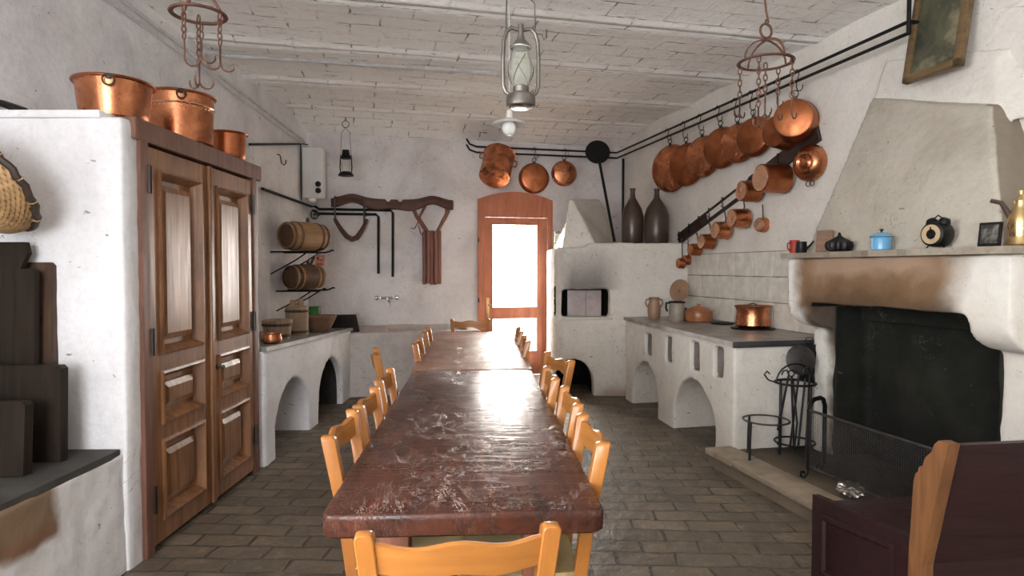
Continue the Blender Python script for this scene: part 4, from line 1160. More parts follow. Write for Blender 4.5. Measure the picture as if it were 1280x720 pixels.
# corner of offset lines: solve by frame coordinates
def corner_pt(ob, orr, z):
    # point at distance ob from back wall and orr from right wall
    p = Vector((1.6026, 9.1506, z)); return p - BK.y * ob - RT.y * orr
rx1, rz1 = RT.pix(1136, 27, -ROFF)
paths = []
for dz in (0, -.075):
    paths.append([BK.pt(bx0 - .07, -.10, bz0 + .10 + dz), BK.pt(bx0 - .03, -.115, bz0 + .03 + dz), BK.pt(bx0 + .06, -.12, bz0 - .0 + dz), corner_pt(.12, ROFF, (bz0 + rz1) / 2 + dz), RT.pt(rx1, -ROFF, rz1 + dz)])
t = thing('pan_rail', 'pair of black iron rails along the back and right walls holding copper pans', 'rail', (0, 0, 0))
for p in paths: MB().tube(p, .0125, False, 8).build('rod', M['black'], t)
q = MB(); e = RT.pt(rx1, -ROFF, rz1); q.tube([e + Vector((0, 0, -.08)), e + Vector((0, 0, .04)), e + Vector((0.0, 0, .30))], .014).tube([e, e + RT.y * ROFF], .014); q.build('bracket', M['black'], t)
def rail_z(px): return None
vx = BK.pix(779, 200, -.06)[0]
pipe('corner_pipe', 'black vertical pipe in the back right corner behind the bottles', 'pipe', [[BK.pt(vx, -.06, 3.02), BK.pt(vx, -.06, 1.9)]], .018, M['black'])

def s_hook(label, top, z0, group, rot=0):
    """hook from the rail point 'top' down to z0"""
    h = top.z - z0
    t = tag(MB().tube([(-.022, 0, -.03), (-.02, 0, .0), (0, 0, .02), (.02, 0, .0), (.012, 0, -.05), (.0, 0, -h * .55), (.0, 0, -h + .03), (.012, 0, -h + .005), (.03, 0, -h), (.045, 0, -h + .02), (.048, 0, -h + .05)], .0045, False, 6).build('iron_hook', M['black']), label, 'hook', group)
    t.location = top; t.rotation_euler = (0, 0, rot); return t
def pan(name, label, c, rz, r, depth, m, group, ring=True, roll=0, handle=None):
    """pan hung flat, bottom facing local -y; origin at its centre"""
    t = thing(name, label, 'pan', c, rz, group)
    prof = [(r * .82, 0), (r * .90, .006), (r * .96, depth * .35), (r * .985, depth * .8), (r + .006, depth), (r + .008, depth + .003)]
    m4 = RX(-90)          # z axis -> +y
    MB().lathe(shell(prof, .003), 44, m4).build('body', m, t)
    if ring:
        q = MB().box((-.02, depth * .6, r - .012), (.02, depth * .6 + .006, r + .02), None, .002, 1); q.tube(ring_pts((0, depth * .6, r + .042), .026, 18), .005, True, 6); q.build('hanging_ring', M['iron'], t)
    return t
PG = 'copper pans on the right wall rail'; HG = 'iron hooks on the right wall rail'
pn = [(835, 210, 29, .05, 'leftmost and lowest copper pan on the right wall rail', 0),
      (855, 205, 26, .05, 'second copper pan from the left on the right wall rail, mostly covered', 1),
      (875, 195, 25, .05, 'third copper pan from the left on the right wall rail', 0),
      (898, 184, 25, .05, 'fourth copper pan from the left on the right wall rail', 0),
      (919, 178, 24, .05, 'fifth copper pan from the left on the right wall rail', 1),
      (939, 170, 24, .05, 'sixth copper pan from the left on the right wall rail, below the hook crown', 0)]
names_ord = ['first', 'second', 'third', 'fourth', 'fifth', 'sixth', 'seventh', 'eighth']
for i, (px, py, rp, dp, lab, back) in enumerate(pn):
    off = .155 + (.0 if back else .0)
    p = RT.wpix(px, py, -off); r = rp * p.y / FPX
    pan('copper_pan', lab, p + Vector((0, 0, 0)), R(-54), r, dp, M['copper_dark'] if i % 2 else M['copper'], PG)
    topx = RT.pix(px, py, -off)[0]
    f_ = RT.pt(topx, -ROFF, rz1 + (bz0 + rz1) * 0)
    ztop = rz1 + ((bz0 + rz1) / 2 - rz1) * (rx1 - topx) / (rx1 + 3.2) + .0
    s_hook('iron hook holding the %s copper pan from the left on the right rail' % names_ord[i], RT.pt(topx, -ROFF, ztop - .0), p.z + r + .05, HG, R(-20))
# seventh and eighth : deep pots
for i, (px, py, rp, dp, rzz, lab) in enumerate([(967, 164, 21, .16, -64, 'deep copper pot seen side on, seventh from the left on the rail'), (991, 147, 26, .15, -33, 'largest looking copper pot at the right end of the rail, bottom facing out')]):
    p = RT.wpix(px, py, -.24 if i else -.2); r = rp * p.y / FPX
    t = pan('copper_pot', lab, p - Vector((0, 0, 0)), R(rzz), r, dp, M['copper_dark'], PG)
    topx = RT.pix(px, py, -.2)[0]
    ztop = rz1 + ((bz0 + rz1) / 2 - rz1) * (rx1 - topx) / (rx1 + 3.2)
    s_hook('iron hook holding the %s copper vessel from the left on the right rail' % names_ord[6 + i], RT.pt(topx, -ROFF, ztop), p.z + r + .06, HG, R(-20))

# back wall trio above the door
pb = BK.wpix(621, 208, -.34)
t = thing('copper_pot', 'deep copper pot tipped forward above the door, left of the three', 'pot', pb, 0, 'copper vessels above the door', rot=(R(-38), R(-16), R(6)))
t.rotation_euler = (R(-34), R(14), R(4))
MB().lathe(shell([(.185, -.20), (.20, -.19), (.202, .0), (.205, .2), (.215, .205)], .004), 44).build('body', M['copper'], t)
for s in (-1, 1): MB().tube([(s * .205, -.05, .12), (s * .245, -.05, .12), (s * .25, 0, .12), (s * .245, .05, .12), (s * .205, .05, .12)], .008).build('handle', M['copper_dark'], t)
ch_top = BK.pt(BK.pix(622, 180, -.12)[0], -.12, bz0)
s_hook('thin iron hook holding the tipped pot above the door', ch_top, pb.z + .12, 'iron hooks on the back rail')
for (px, py, rp, lab, m, nm) in ((668, 222, 18.5, 'dull round copper pan above the door, middle of the three', M['copper_dark'], 'middle'), (706, 216, 15.5, 'smallest and brightest copper pan, right of the three above the door', M['copper'], 'smallest')):
    p = BK.wpix(px, py, -.10); r = rp * p.y / FPX
    pan('copper_pan', lab, p, BK.ang - R(8), r, .06, m, 'copper vessels above the door')
    s_hook('thin iron hook holding the %s copper pan above the door' % nm, BK.pt(BK.pix(px, py, -.12)[0], -.12, bz0 + .01), p.z + r + .05, 'iron hooks on the back rail')

# sloping rack board with small pans
ba = RT.pix(850, 299, 0); bb = RT.pix(1026, 165, 0)
Lb = math.hypot(bb[0] - ba[0], bb[1] - ba[1]); angb = math.atan2(bb[1] - ba[1], bb[0] - ba[0])
t = thing('wall_rack', 'long dark wooden board sloping up the right wall with iron strips and small hooks', 'rack', RT.pt(ba[0], 0, ba[1]), 0); t.rotation_euler = Matrix.Rotation(RT.ang, 3, 'Z').__matmul__(Matrix.Rotation(-angb, 3, 'Y')).to_euler()
q = MB().box((0, -.028, -.065), (Lb * .26, -.002, .065), None, .004, 1).box((Lb * .60, -.03, -.075), (Lb, -.002, .075), None, .004, 1).box((Lb * .2, -.026, -.065), (Lb * .68, -.004, -.028), None, .003, 1).box((Lb * .2, -.026, .046), (Lb * .68, -.004, .065), None, .003, 1)
q.build('board', M['rackwood'], t)
q = MB()
for u in (.03, .13, .22, .31, .42, .55, .66, .80):
    q.tube([(Lb * u, -.028, .055), (Lb * u, -.05, .065), (Lb * u, -.055, .02), (Lb * u + .012, -.06, -.05), (Lb * u + .02, -.075, -.06), (Lb * u + .02, -.085, -.03)], .0045, False, 6)
q.build('hook', M['black'], t)
def board_z(px):
    x = RT.pix(px, 250, -.05)[0]; return ba[1] + (x - ba[0]) * (bb[1] - ba[1]) / (bb[0] - ba[0])
SG = 'small copper saucepans on the sloping rack'
def saucepan(label, px, py, rp, depth, hl, m, face=M['copper_bright'], off=.10, rz=None, hlean=0):
    p = RT.wpix(px, py, -off); r = rp * p.y / FPX
    t = thing('copper_saucepan', label, 'saucepan', p, RT.ang if rz is None else rz, SG)
    MB().lathe(shell([(r * .88, -depth / 2), (r * .96, -depth / 2 + .006), (r, 0), (r, depth / 2), (r + .004, depth / 2 + .003)], .003), 32, RX(-90)).build('body', m, t)
    MB().lathe([(0, -.002), (r * .87, -.0015), (r * .885, .002)], 32, T(0, -depth / 2, 0) @ RX(-90)).build('bottom_disc', face, t)  # light caught by the pot's bottom is put into its brighter copper
    if hl: MB().tube([(0, depth * .35, r - .01), (0, depth * .40, r + .02), (0, depth * .3, r + hl * .8), (0, depth * .2, r + hl)], [.008, .008, .007, .009], False, 6, None, .5).build('handle', M['iron'], t)
    return t
saucepan('lowest copper ladle at the bottom left end of the sloping rack', 850.5, 329, 6.5, .06, .22, M['copper_dark'], M['copper'], .14)
saucepan('copper ladle tucked right behind the lowest one on the rack', 858, 325, 6, .06, .20, M['copper_dark'], M['copper'], .05)
saucepan('small copper saucepan third from the low end of the rack', 868, 312, 7.5, .11, .12, M['copper_dark'], M['copper'], .09)
saucepan('fourth copper saucepan from the low end of the rack', 883, 302, 9.5, .13, .12, M['copper_dark'], M['copper_bright'], .10)
saucepan('fifth copper saucepan from the low end of the rack', 901, 288, 11, .14, .13, M['copper'], M['copper_bright'], .11)
saucepan('sixth copper saucepan from the low end, with bright round bottom', 923, 273, 12, .16, .14, M['copper'], M['copper_bright'], .12)
saucepan('small copper ladle hanging alone on a nail right of the others', 951.5, 281, 9, .06, .12, M['copper'], M['copper_bright'], .05, RT.ang + R(18))
saucepan('stout copper pot under the middle of the sloping rack', 936, 239, 13, .17, 0, M['copper_dark'], M['copper_bright'], .14)
saucepan('long deep copper pot with pale bottom high on the sloping rack', 965, 223, 18, .24, 0, M['copper_dark'], M['copper_bright'], .17)
p = RT.wpix(1007, 203, -.11); r = 23 * p.y / FPX
t = thing('copper_pan', 'round copper mould pan with raised centre at the top of the sloping rack', 'pan', p, R(-58), SG)
MB().lathe([(0, -.035), (r * .16, -.033), (r * .26, -.012), (r * .34, -.008), (r * .46, -.022), (r * .60, -.020), (r * .74, .0), (r * .9, .03), (r, .06), (r * .985, .062), (r * .88, .034), (r * .7, .006), (0, -.005)], 40, RX(-90)).build('body', M['copper'], t)
MB().tube(ring_pts((0, .04, -r - .02), .022, 14), .004, True, 6).tube(ring_pts((.03, .045, -r - .018), .02, 14), .004, True, 6).build('hanging_ring', M['iron'], t)

# ---------------- peel and bottles on the oven
hp = atY(747, 190, 8.35); bt = atY(768, 302, 8.1)
ax = (hp - bt).normalized()
t = thing('oven_peel', 'black long handled oven peel with round blade leaning in the back corner', 'peel', bt)
t.rotation_euler = Vector((0, 0, 1)).rotation_difference(ax).to_euler()
Lp = (hp - bt).length
MB().tube([(0, 0, 0), (0, 0, Lp - .12)], .018, False, 8).build('shaft', M['black'], t)
MB().lathe([(0, -.006), (.155, -.006), (.16, 0), (.155, .006), (0, .006)], 36, T(0, 0, Lp + .0) @ RX(90)).build('blade', M['black'], t)
for (px, lab, h, r, Y) in ((790.5, 'left of the two tall dark stoneware bottles on the oven', .66, .128, 7.70), (820.5, 'right of the two tall dark stoneware bottles on the oven', .645, .145, 7.60)):
    p = atY(px, 300, Y)
    t = thing('stoneware_bottle', lab, 'bottle', (p.x, Y, 1.772), 0, 'dark bottles on the oven')
    MB().lathe([(0, 0), (r * .93, 0), (r, .02), (r * 1.02, h * .28), (r, h * .50), (r * .82, h * .64), (r * .5, h * .75), (.034, h * .83), (.028, h * .90), (.028, h * .965), (.036, h * .975), (.036, h), (.02, h), (.018, h * .9), (0, h * .88)], 36).build('body', M['bottle'], t)
p = Vector((.545, 7.70, 1.722))
t = vessel('glass_jar', 'small glass jar on the left shoulder of the oven', 'jar', p, [(.03, 0), (.038, .008), (.038, .13), (.028, .15), (.028, .175)], M['lampglass'], .003)
MB().lathe([(0, .17), (.031, .17), (.031, .20), (0, .203)], 20).build('lid', M['zinc'], t)

# ---------------- on the right counter
def on_right(px, py): return atZ(px, py, RTOP)
p = on_right(817.5, 399)
t = vessel('stoneware_jug', 'brown two handled stoneware jug at the far end of the right counter', 'jug', p, [(.055, 0), (.062, .02), (.07, .09), (.066, .15), (.052, .19), (.050, .215), (.058, .235)], M['stoneware'], .006)
for s in (-1, 1): MB().tube([(s * .052, 0, .215), (s * .085, 0, .21), (s * .092, 0, .17), (s * .067, 0, .13)], .010).build('handle', M['stoneware'], t)
p = on_right(846, 401)
t = vessel('grey_pitcher', 'grey glazed pitcher with black rim beside the two handled jug', 'pitcher', p, [(.07, 0), (.078, .02), (.082, .10), (.074, .17), (.080, .195)], M['grey_jug'], .006)
MB().tube([(-.078, 0, .185), (-.115, -.02, .19), (-.12, -.02, .14), (-.105, -.02, .10)], .010).tube([(.082 * math.cos(2 * PI * i / 28), .082 * math.sin(2 * PI * i / 28), .197) for i in range(28)], .008, True, 6).build('handle', M['black'], t)
# round wooden lid leaning on the tiles
p = RT.wpix(849, 363, -.26)
t = thing('round_board', 'round orange brown wooden board leaning on the wall behind the grey pitcher', 'board', p); 
t.rotation_euler = (R(90), 0, 0); t.rotation_euler = (R(78), R(0), R(-50))
MB().lathe([(0, -.009), (.118, -.009), (.124, -.004), (.124, .004), (.118, .009), (0, .009)], 36).build('disc', M['stoneware'], t)
MB().lathe([(0, .009), (.022, .009), (.018, .03), (0, .032)], 14).build('knob', M['stoneware'], t)
# a stack of plates under it keeps it on the shelf: bread crock behind the pitcher
p2 = RT.wpix(850, 395, -.26)
t = vessel('dark_crock', 'dark crock under the round wooden board behind the grey pitcher', 'crock', (p2.x, p2.y, RTOP), [(.06, 0), (.07, .015), (.078, .08), (.074, .115)], M['bottle'], .008)
p = on_right(873.5, 402)
t = vessel('terracotta_tureen', 'orange terracotta pot with domed lid on the right counter', 'pot', p, [(.115, 0), (.13, .01), (.142, .05), (.138, .095), (.132, .115)], M['terracotta'], .008)
t2 = MB().lathe([(0, .185), (.018, .185), (.022, .178), (.014, .165), (.03, .158), (.08, .145), (.12, .125), (.152, .112), (.152, .106), (.13, .106), (0, .115)], 36); t2.build('lid', M['terracotta'], t)
pc = on_right(941, 411)
t = thing('cast_iron_hotplate', 'black round hotplate on the right counter beneath the copper pot', 'hotplate', (pc.x, pc.y, RTOP))
MB().lathe([(0, 0), (.19, 0), (.195, .006), (.19, .012), (0, .012)], 40).build('plate', M['black'], t)
MB().lathe([(.12, .012), (.13, .02), (.12, .028), (.11, .02), (.12, .012)], 32).build('raised_ring', M['black'], t)
t = thing('copper_saucepot', 'shiny copper stew pot standing on the black hotplate', 'pot', (pc.x, pc.y, RTOP + .029))
MB().lathe(shell([(.148, 0), (.155, .008), (.15, .04), (.143, .10), (.145, .15), (.155, .175), (.158, .18)], .003), 48).build('body', M['copper'], t)
MB().tube([(.157 * math.cos(2 * PI * i / 40), .157 * math.sin(2 * PI * i / 40), .178) for i in range(40)], .006, True, 8).build('rim', M['copper_dark'], t)
for a in (-110, 70, 0, 180):
    if a in (0, 180): continue
    m4 = RZ(a)
    MB().tube([(.156, -.035, .17), (.175, -.03, .185), (.178, 0, .195), (.175, .03, .185), (.156, .035, .17)], .006, False, 6, m4).build('handle', M['iron'], t)
p3 = on_right(903, 405)
t = tag(MB().lathe([(0, 0), (.10, 0), (.11, .004), (.115, .014), (.11, .015), (.09, .006), (0, .005)], 28).build('iron_griddle', M['black']), 'flat black griddle lying between the tureen and the copper pot', 'griddle'); t.location = p3
# chrome bar on tiles
p = RT.wpix(986.5, 345, -.03)
t = tag(MB().tube([(0, .03, .07), (0, 0, .065), (0, 0, -.065), (0, .03, -.07)], .010, False, 8).build('chrome_bar', M['chrome']), 'small chrome vertical bar at the right end of the tiles', 'bar'); t.location = p; t.rotation_euler = (0, 0, RT.ang)

# ================================================================== MANTEL THINGS
def on_mantel(px, off=.52):
    x, _ = RT.pix(px, 310, -off); return RT.pt(x, -off, ZS)
p = on_mantel(993, .53)
t = vessel('red_cup', 'small red enamel cup at the left end of the mantel', 'cup', p, [(.034, 0), (.037, .01), (.036, .09), (.038, .095)], M['red'], .003)
MB().tube([(-.035, -.01, .08), (-.06, -.02, .07), (-.06, -.02, .035), (-.036, -.01, .02)], .006).build('handle', M['red'], t)
p = on_mantel(1001.5, .55)
t = vessel('dark_mug', 'dark little mug with a spout beside the red cup', 'mug', p, [(.036, 0), (.040, .01), (.036, .075), (.037, .08)], M['black'], .003)
MB().tube([(.035, -.005, .03), (.06, -.012, .055), (.082, -.018, .085)], [.010, .008, .006]).build('spout', M['black'], t)
p = on_mantel(1030, .49)
t = tag(MB().box((-.055, -.008, 0), (.055, .008, .155), RX(-10), .002, 1).build('brown_card', M['bowlwood']), 'brown wooden card leaning on the hood behind the dark gourd pot', 'card'); t.location = p + Vector((0, 0, .002)); t.rotation_euler = (0, 0, RT.ang + R(35))
p = on_mantel(1049, .53)
t = thing('ribbed_pot', 'black ribbed squat pot with pointed lid on the mantel', 'pot', p)
MB().lathe([(0, 0), (.05, 0), (.075, .012), (.085, .04), (.078, .065), (.05, .08), (.03, .09), (.014, .105), (.008, .125), (0, .132)], 40, None, wob=lambda k, i: (.006 if (i // 2) % 2 else -.003) if 1 < k < 7 else 0).build('body', M['black'], t)
p = on_mantel(1101.5, .53)
t = vessel('enamel_pot', 'light blue enamel pot with lid in the middle of the mantel', 'pot', p, [(.052, 0), (.057, .006), (.058, .07), (.060, .078), (.064, .082)], M['blue'], .003)
MB().lathe([(0, .112), (.02, .11), (.045, .10), (.063, .086), (.063, .082), (0, .085)], 32).build('lid', M['blue'], t)
MB().lathe([(0, .11), (.006, .11), (.006, .120), (.012, .124), (.012, .130), (0, .133)], 16).build('knob', M['black'], t)
MB().tube([(.0645 * math.cos(2 * PI * i / 32), .0645 * math.sin(2 * PI * i / 32), .083) for i in range(32)], .003, True, 6).build('rim', M['blue_rim'], t)
p = on_mantel(1172, .52)
t = thing('alarm_clock', 'round dark alarm clock with pale ring face on the mantel', 'clock', p, RT.ang + R(8))
MB().lathe([(0, -.055), (.055, -.055), (.066, -.05), (.070, -.035), (.070, .035), (.06, .05), (0, .052)], 36, T(0, 0, .078) @ RX(-90)).build('case', M['black'], t)
MB().lathe([(.028, -.001), (.054, -.001), (.054, .002), (.028, .002)], 36, T(0, -.0575, .078) @ RX(-90)).build('dial', M['clockface'], t)
q = MB().box((-.003, -.063, .078), (.003, -.060, .118)).box((-.002, -.063, .075), (.030, -.060, .080)); q.build('hands', M['black'], t, False)
for s in (-1, 1): MB().lathe([(0, .03), (.02, .026), (.03, .01), (.032, 0), (0, 0)], 18, T(s * .034, 0, .142) @ RY(s * 25)).build('bell', M['black'], t)
q = MB().tube([(-.02, 0, .17), (0, 0, .185), (.02, 0, .17)], .004)
for s in (-1, 1): q.tube([(s * .04, -.01, .02), (s * .05, -.02, .0035)], .0035)
q.build('feet', M['black'], t)
p = on_mantel(1236, .50)
t = thing('photo_frame', 'small black framed picture leaning on the hood at the right of the mantel', 'picture', p + Vector((0, 0, .003)), RT.ang + R(10))
MB().box((-.055, -.006, 0), (.055, .006, .125), RX(-8), .002, 1).build('frame', M['black'], t)
n = NT('dim portrait print'); f = n.noise(n.coord(scale=(1, 1, .8)), 16, 4, .6)
M['print'] = n.done(n.mix(n.ramp(f, .45, .62), (.03, .028, .025), (.22, .20, .17)), .4)
MB().box((-.042, -.0085, .014), (.042, -.0065, .112), RX(-8)).build('print', M['print'], t, False)
p = on_mantel(1275, .43)
t = thing('brass_coffee_pot', 'tall brass coffee pot with long spout at the right end of the mantel', 'coffee pot', p, RT.ang + R(20))
MB().lathe([(0, 0), (.058, 0), (.062, .01), (.05, .04), (.046, .06), (.056, .10), (.050, .15), (.034, .19), (.028, .21), (.032, .23), (.02, .25), (.008, .26), (.010, .28), (0, .285)], 32).build('body', M['brass'], t)
MB().tube([(-.04, 0, .14), (-.065, 0, .19), (-.085, 0, .225), (-.13, 0, .24)], [.016, .014, .012, .011]).build('spout', M['bottle'], t)
MB().tube([(.03, 0, .21), (.08, 0, .20), (.09, 0, .12), (.05, 0, .08)], .007).build('handle', M['bottle'], t)

# picture on the wall over the hood
xl, zb_ = RT.pix(1131, 106, -.15); xr_, _ = RT.pix(1203, 84, -.15)
t = thing('framed_picture', 'old dark landscape picture in a gilt frame hanging above the hood', 'picture', RT.pt((xl + xr_) / 2, -.15, zb_), RT.ang); t.rotation_euler = (R(-9), 0, RT.ang)
w_ = (xr_ - xl) / 2; hgt = .62; q = MB()
for (a, c) in (((-w_, 0), (w_, .05)), ((-w_, hgt - .05), (w_, hgt)), ((-w_, 0), (-w_ + .05, hgt)), ((w_ - .05, 0), (w_, hgt))):
    q.box((a[0], -.03, a[1]), (c[0], .02, c[1]), None, .008, 2)
q.build('frame', M['gilt'], t)
n = NT('dark old landscape'); f = n.noise(n.coord(scale=(1, 1, .7), loc=(.1, 0, .3)), 5.5, 6, .65, .6)
cl = n.mix(n.ramp(f, .42, .6), (.035, .040, .028), (.10, .095, .055)); cl = n.mix(n.ramp(n.noise(n.coord(loc=(2, 1, 5)), 4.0, 5, .6), .52, .68, 0, .85), cl, (.36, .31, .20))
M['paint'] = n.done(cl, .35)
MB().box((-w_ + .045, -.012, .045), (w_ - .045, .0, hgt - .045)).build('canvas', M['paint'], t, False)

# ================================================================== HEARTH THINGS
def on_hearth(px, py): return atZ(px, py, HZ + .002)
c = on_hearth(957, 572)
t = thing('iron_trivet', 'low round black iron trivet at the left end of the hearth', 'trivet', c, R(10))
MB().tube([(.155 * math.cos(2 * PI * i / 40), .155 * math.sin(2 * PI * i / 40), .27) for i in range(40)], .009, True, 8, None, .7).build('ring', M['iron'], t)
for a in (-165, -105 + 0, 20, 110):
    if a == -105: continue
    x, y = .15 * math.cos(R(a)), .15 * math.sin(R(a)); MB().tube([(x * .96, y * .96, .27), (x, y, .15), (x * 1.02, y * 1.02, 0)], .009, False, 6).build('leg', M['black'], t)
c = on_hearth(993, 562); c.x -= .0
t = thing('fire_tool_stand', 'black iron stand of fire tools beside the white counter end', 'tool stand', c, R(0))
q = MB().tube([(.14 * math.cos(2 * PI * i / 36), .14 * math.sin(2 * PI * i / 36), .50) for i in range(36)], .009, True, 6)
for i in range(4):
    a = 2 * PI * i / 4 + .4
    q.tube([(.14 * math.cos(a), .14 * math.sin(a), .50), (.14 * math.cos(a), .14 * math.sin(a), .03), (.16 * math.cos(a), .16 * math.sin(a), 0)], .009, False, 6)
q.tube([(.14 * math.cos(2 * PI * i / 36), .14 * math.sin(2 * PI * i / 36), .06) for i in range(36)], .007, True, 6)
q.tube([Vector((-.14 * math.cos(R(k)), 0, .50 + .14 * math.sin(R(k)))) for k in range(0, 181, 15)], .006, False, 6)
q.tube([(-.14, 0, .50), (-.2, 0, .52), (-.23, 0, .56), (-.21, 0, .585), (-.19, 0, .565)], .006, False, 6)
q.build('stand', M['black'], t)
TG = 'fire tools in the iron stand'
def tool(name, label, base, top, blade):
    d = (top - base); t = thing(name, label, 'fire tool', base, 0, TG); t.rotation_euler = Vector((0, 0, 1)).rotation_difference(d.normalized()).to_euler()
    L = d.length
    MB().tube([(0, 0, 0), (0, 0, L)], .008, False, 6).build('shaft', M['black'], t)
    if blade == 'disc': MB().lathe([(0, -.005), (.10, -.004), (.112, 0), (.10, .005), (0, .004)], 32, T(0, 0, L) @ RX(78)).build('blade', M['iron'], t)
    elif blade == 'plate': MB().box((-.05, -.004, L - .02), (.06, .004, L + .26), None, .012).build('blade', M['black'], t); MB().tube([(-.03, 0, L + .25), (-.025, 0, L + .30), (.02, 0, L + .31), (.035, 0, L + .25)], .004).build('loop', M['black'], t)
    elif blade == 'tongs': MB().tube([(.0, .0, 0), (.03, 0, .2), (.012, 0, L * .9), (0, 0, L)], .007, False, 6).build('second_arm', M['black'], t); MB().tube(ring_pts((0, 0, L + .02), .022, 14), .005, True, 6).build('loop', M['black'], t)
    else: MB().tube([(0, 0, L), (0, 0, L + .02), (-.02, 0, L + .05), (-.045, 0, L + .04), (-.05, 0, L + .01)], .006, False, 6).build('handle_hook', M['black'], t)
    return t
tool('skimmer', 'black skimmer with round flat blade standing in the fire tool stand', c + Vector((-.02, .03, .01)), atY(1001, 450, c.y + .02), 'disc')
tool('fire_shovel', 'black rectangular fire shovel standing upright behind the round skimmer', c + Vector((.05, .05, .01)), c + Vector((.11, .08, .52)), 'plate')
tool('fire_tongs', 'black fire tongs leaning in the front of the tool stand', c + Vector((-.03, -.06, .01)), c + Vector((-.06, -.07, .56)), 'tongs')
tool('fire_poker', 'black hooked poker leaning out to the left of the tool stand', c + Vector((-.15, -.06, .16)), c + Vector((-.10, -.11, .56)), 'poker')
tool('fire_poker', 'black hooked poker standing upright at the right of the tool stand', c + Vector((.06, -.05, .01)), c + Vector((.06, -.10, .58)), 'poker')
# fire screen
sa = on_hearth(1010, 598); sa2 = on_hearth(1038, 594)
t = thing('fire_screen', 'black wire mesh fire screen standing across the hearth before the fire', 'fire screen', sa, RT.ang)
# local x along the fireplace, -y to the room
Ls = 1.0; hS = .50; foot = .06
def loc(p): 
    d = p - sa; return Vector((d.dot(RT.x), d.dot(RT.y), d.z))
e1 = loc(sa2); e1.z = 0
e1 = Vector((-.10, .20, 0))
arch_ = [Vector((0, 0, foot)), Vector((0, 0, hS - .06)), e1 * .12 + Vector((0, 0, hS - .015)), e1 * .3 + Vector((0, 0, hS)), e1 * .7 + Vector((0, 0, hS)), e1 * .88 + Vector((0, 0, hS - .015)), e1 + Vector((0, 0, hS - .06)), e1 + Vector((0, 0, foot))]
MB().tube(arch_, .015, False, 8).build('end_frame', M['black'], t)
q = MB(); q.tube([Vector((0, 0, hS - .06)), Vector((Ls - .06, 0, hS - .06)), Vector((Ls, 0, hS - .11)), Vector((Ls, 0, foot))], .009, False, 6); q.tube([Vector((0, 0, foot + .02)), Vector((Ls, 0, foot + .02))], .008, False, 6)
q.build('panel_frame', M['iron'], t)
q = MB()
nv = 64
for i in range(1, nv):
    x = Ls * i / nv; q.tube([(x, 0, foot + .02), (x, 0, hS - .065)], .0011, False, 4)
for k in range(1, 26):
    z = foot + .02 + (hS - .085 - foot) * k / 26; q.tube([(0, 0, z), (Ls, 0, z)], .0011, False, 4)
q.build('wire_mesh', M['iron'], t)
for base in (Vector((0, 0, 0)), e1):
    MB().tube([base + Vector((0, 0, foot + .03)), base + Vector((0, -.005, .03)), base + Vector((0, -.03, .008)), base + Vector((0, -.055, .02)), base + Vector((0, -.055, .045)), base + Vector((0, -.035, .05)), base + Vector((0, -.028, .035))], .008, False, 6).build('scroll_foot', M['black'], t)
# crumpled foil
bmq = MB(); bmesh.ops.create_icosphere(bmq.bm, subdivisions=4, radius=.07)
for v in bmq.bm.verts: v.co *= 1 + .35 * noise.noise(v.co * 38) + .2 * noise.noise(v.co * 80); v.co.z *= .55
o = tag(bmq.build('crumpled_foil', M['foil'], None, False), 'crumpled shiny foil lying on the hearth behind the dark settle', 'foil'); p = on_hearth(1064, 618); o.location = p + Vector((0, 0, .03))

# ================================================================== SETTLE
st = thing('wooden_settle', 'dark red wooden settle with worn orange edge, its back to the camera', 'settle', (1.512, 2.30, 0), R(8))
SL = 1.25
m_lean = lambda z: -.10 * (z - .40) / .45 if z > .40 else 0
# back board : leaning solid
q = MB(); 
q.poly([Vector((.02, m_lean(.04), .04)), Vector((SL, m_lean(.04), .04)), Vector((SL, .03, .04)), Vector((.02, .03, .04))], [Vector((.02, 0, .40)), Vector((SL, 0, .40)), Vector((SL, .03, .40)), Vector((.02, .03, .40))])
q.poly([Vector((.02, 0, .40)), Vector((SL, 0, .40)), Vector((SL, .03, .40)), Vector((.02, .03, .40))], [Vector((.02, m_lean(.865), .865)), Vector((SL, m_lean(.865), .865)), Vector((SL, m_lean(.865) + .03, .865)), Vector((.02, m_lean(.865) + .03, .865))])
q.build('back_board', M['settle'], st, False)
def end_board(x0, x1, name, m):
    pr = [(-.005, 0), (-.005, .40), (m_lean(.87) - .006, .872), (m_lean(.87) + .035, .875), (m_lean(.87) + .055, .855), (m_lean(.82) + .055, .825), (-.012, .80), (-.005, .785), (.0, .765), (.018, .755), (.022, .735), (.035, .725), (.042, .69), (.060, .40), (.06, .36), (.06, 0)]
    q = MB().prism(pr, 'x', x0, x1)
    return q.build(name, m, st, False)
end_board(-.025, .022, 'end_board', M['settle_edge']); end_board(SL - .02, SL + .025, 'end_board', M['settle_edge'])
def end_panel(x0, x1):
    ya, yc = .06, .66; zt = lambda y: .475 - .05 * (y - .085) / .58
    q = MB().prism([(ya, 0), (yc, 0), (yc, zt(yc)), (ya, zt(ya))], 'x', x0, x1); o = q.build('end_panel', M['settle'], st, False)
    q = MB(); xs = x0 - .008
    ring = lambda e, x: [Vector((x, ya + .09 + e, .10 + e)), Vector((x, yc - .09 - e, .10 + e)), Vector((x, yc - .09 - e, zt(yc) - .075 - e)), Vector((x, ya + .09 + e, zt(ya) - .075 - e))]
    sq = [ring(-.012, x0 - .0005), ring(-.008, x0 - .014), ring(.006, x0 - .014), ring(.016, x0 - .002), ring(.05, x0 - .002)]
    vr = [[q.bm.verts.new(p) for p in s_] for s_ in sq]
    for A, B in zip(vr, vr[1:]):
        for k in range(4): q.bm.faces.new((A[k], A[(k + 1) % 4], B[(k + 1) % 4], B[k]))
    q.bm.faces.new(vr[-1])
    q.build('moulding', M['settle'], o, False)
end_panel(-.02, .012); 
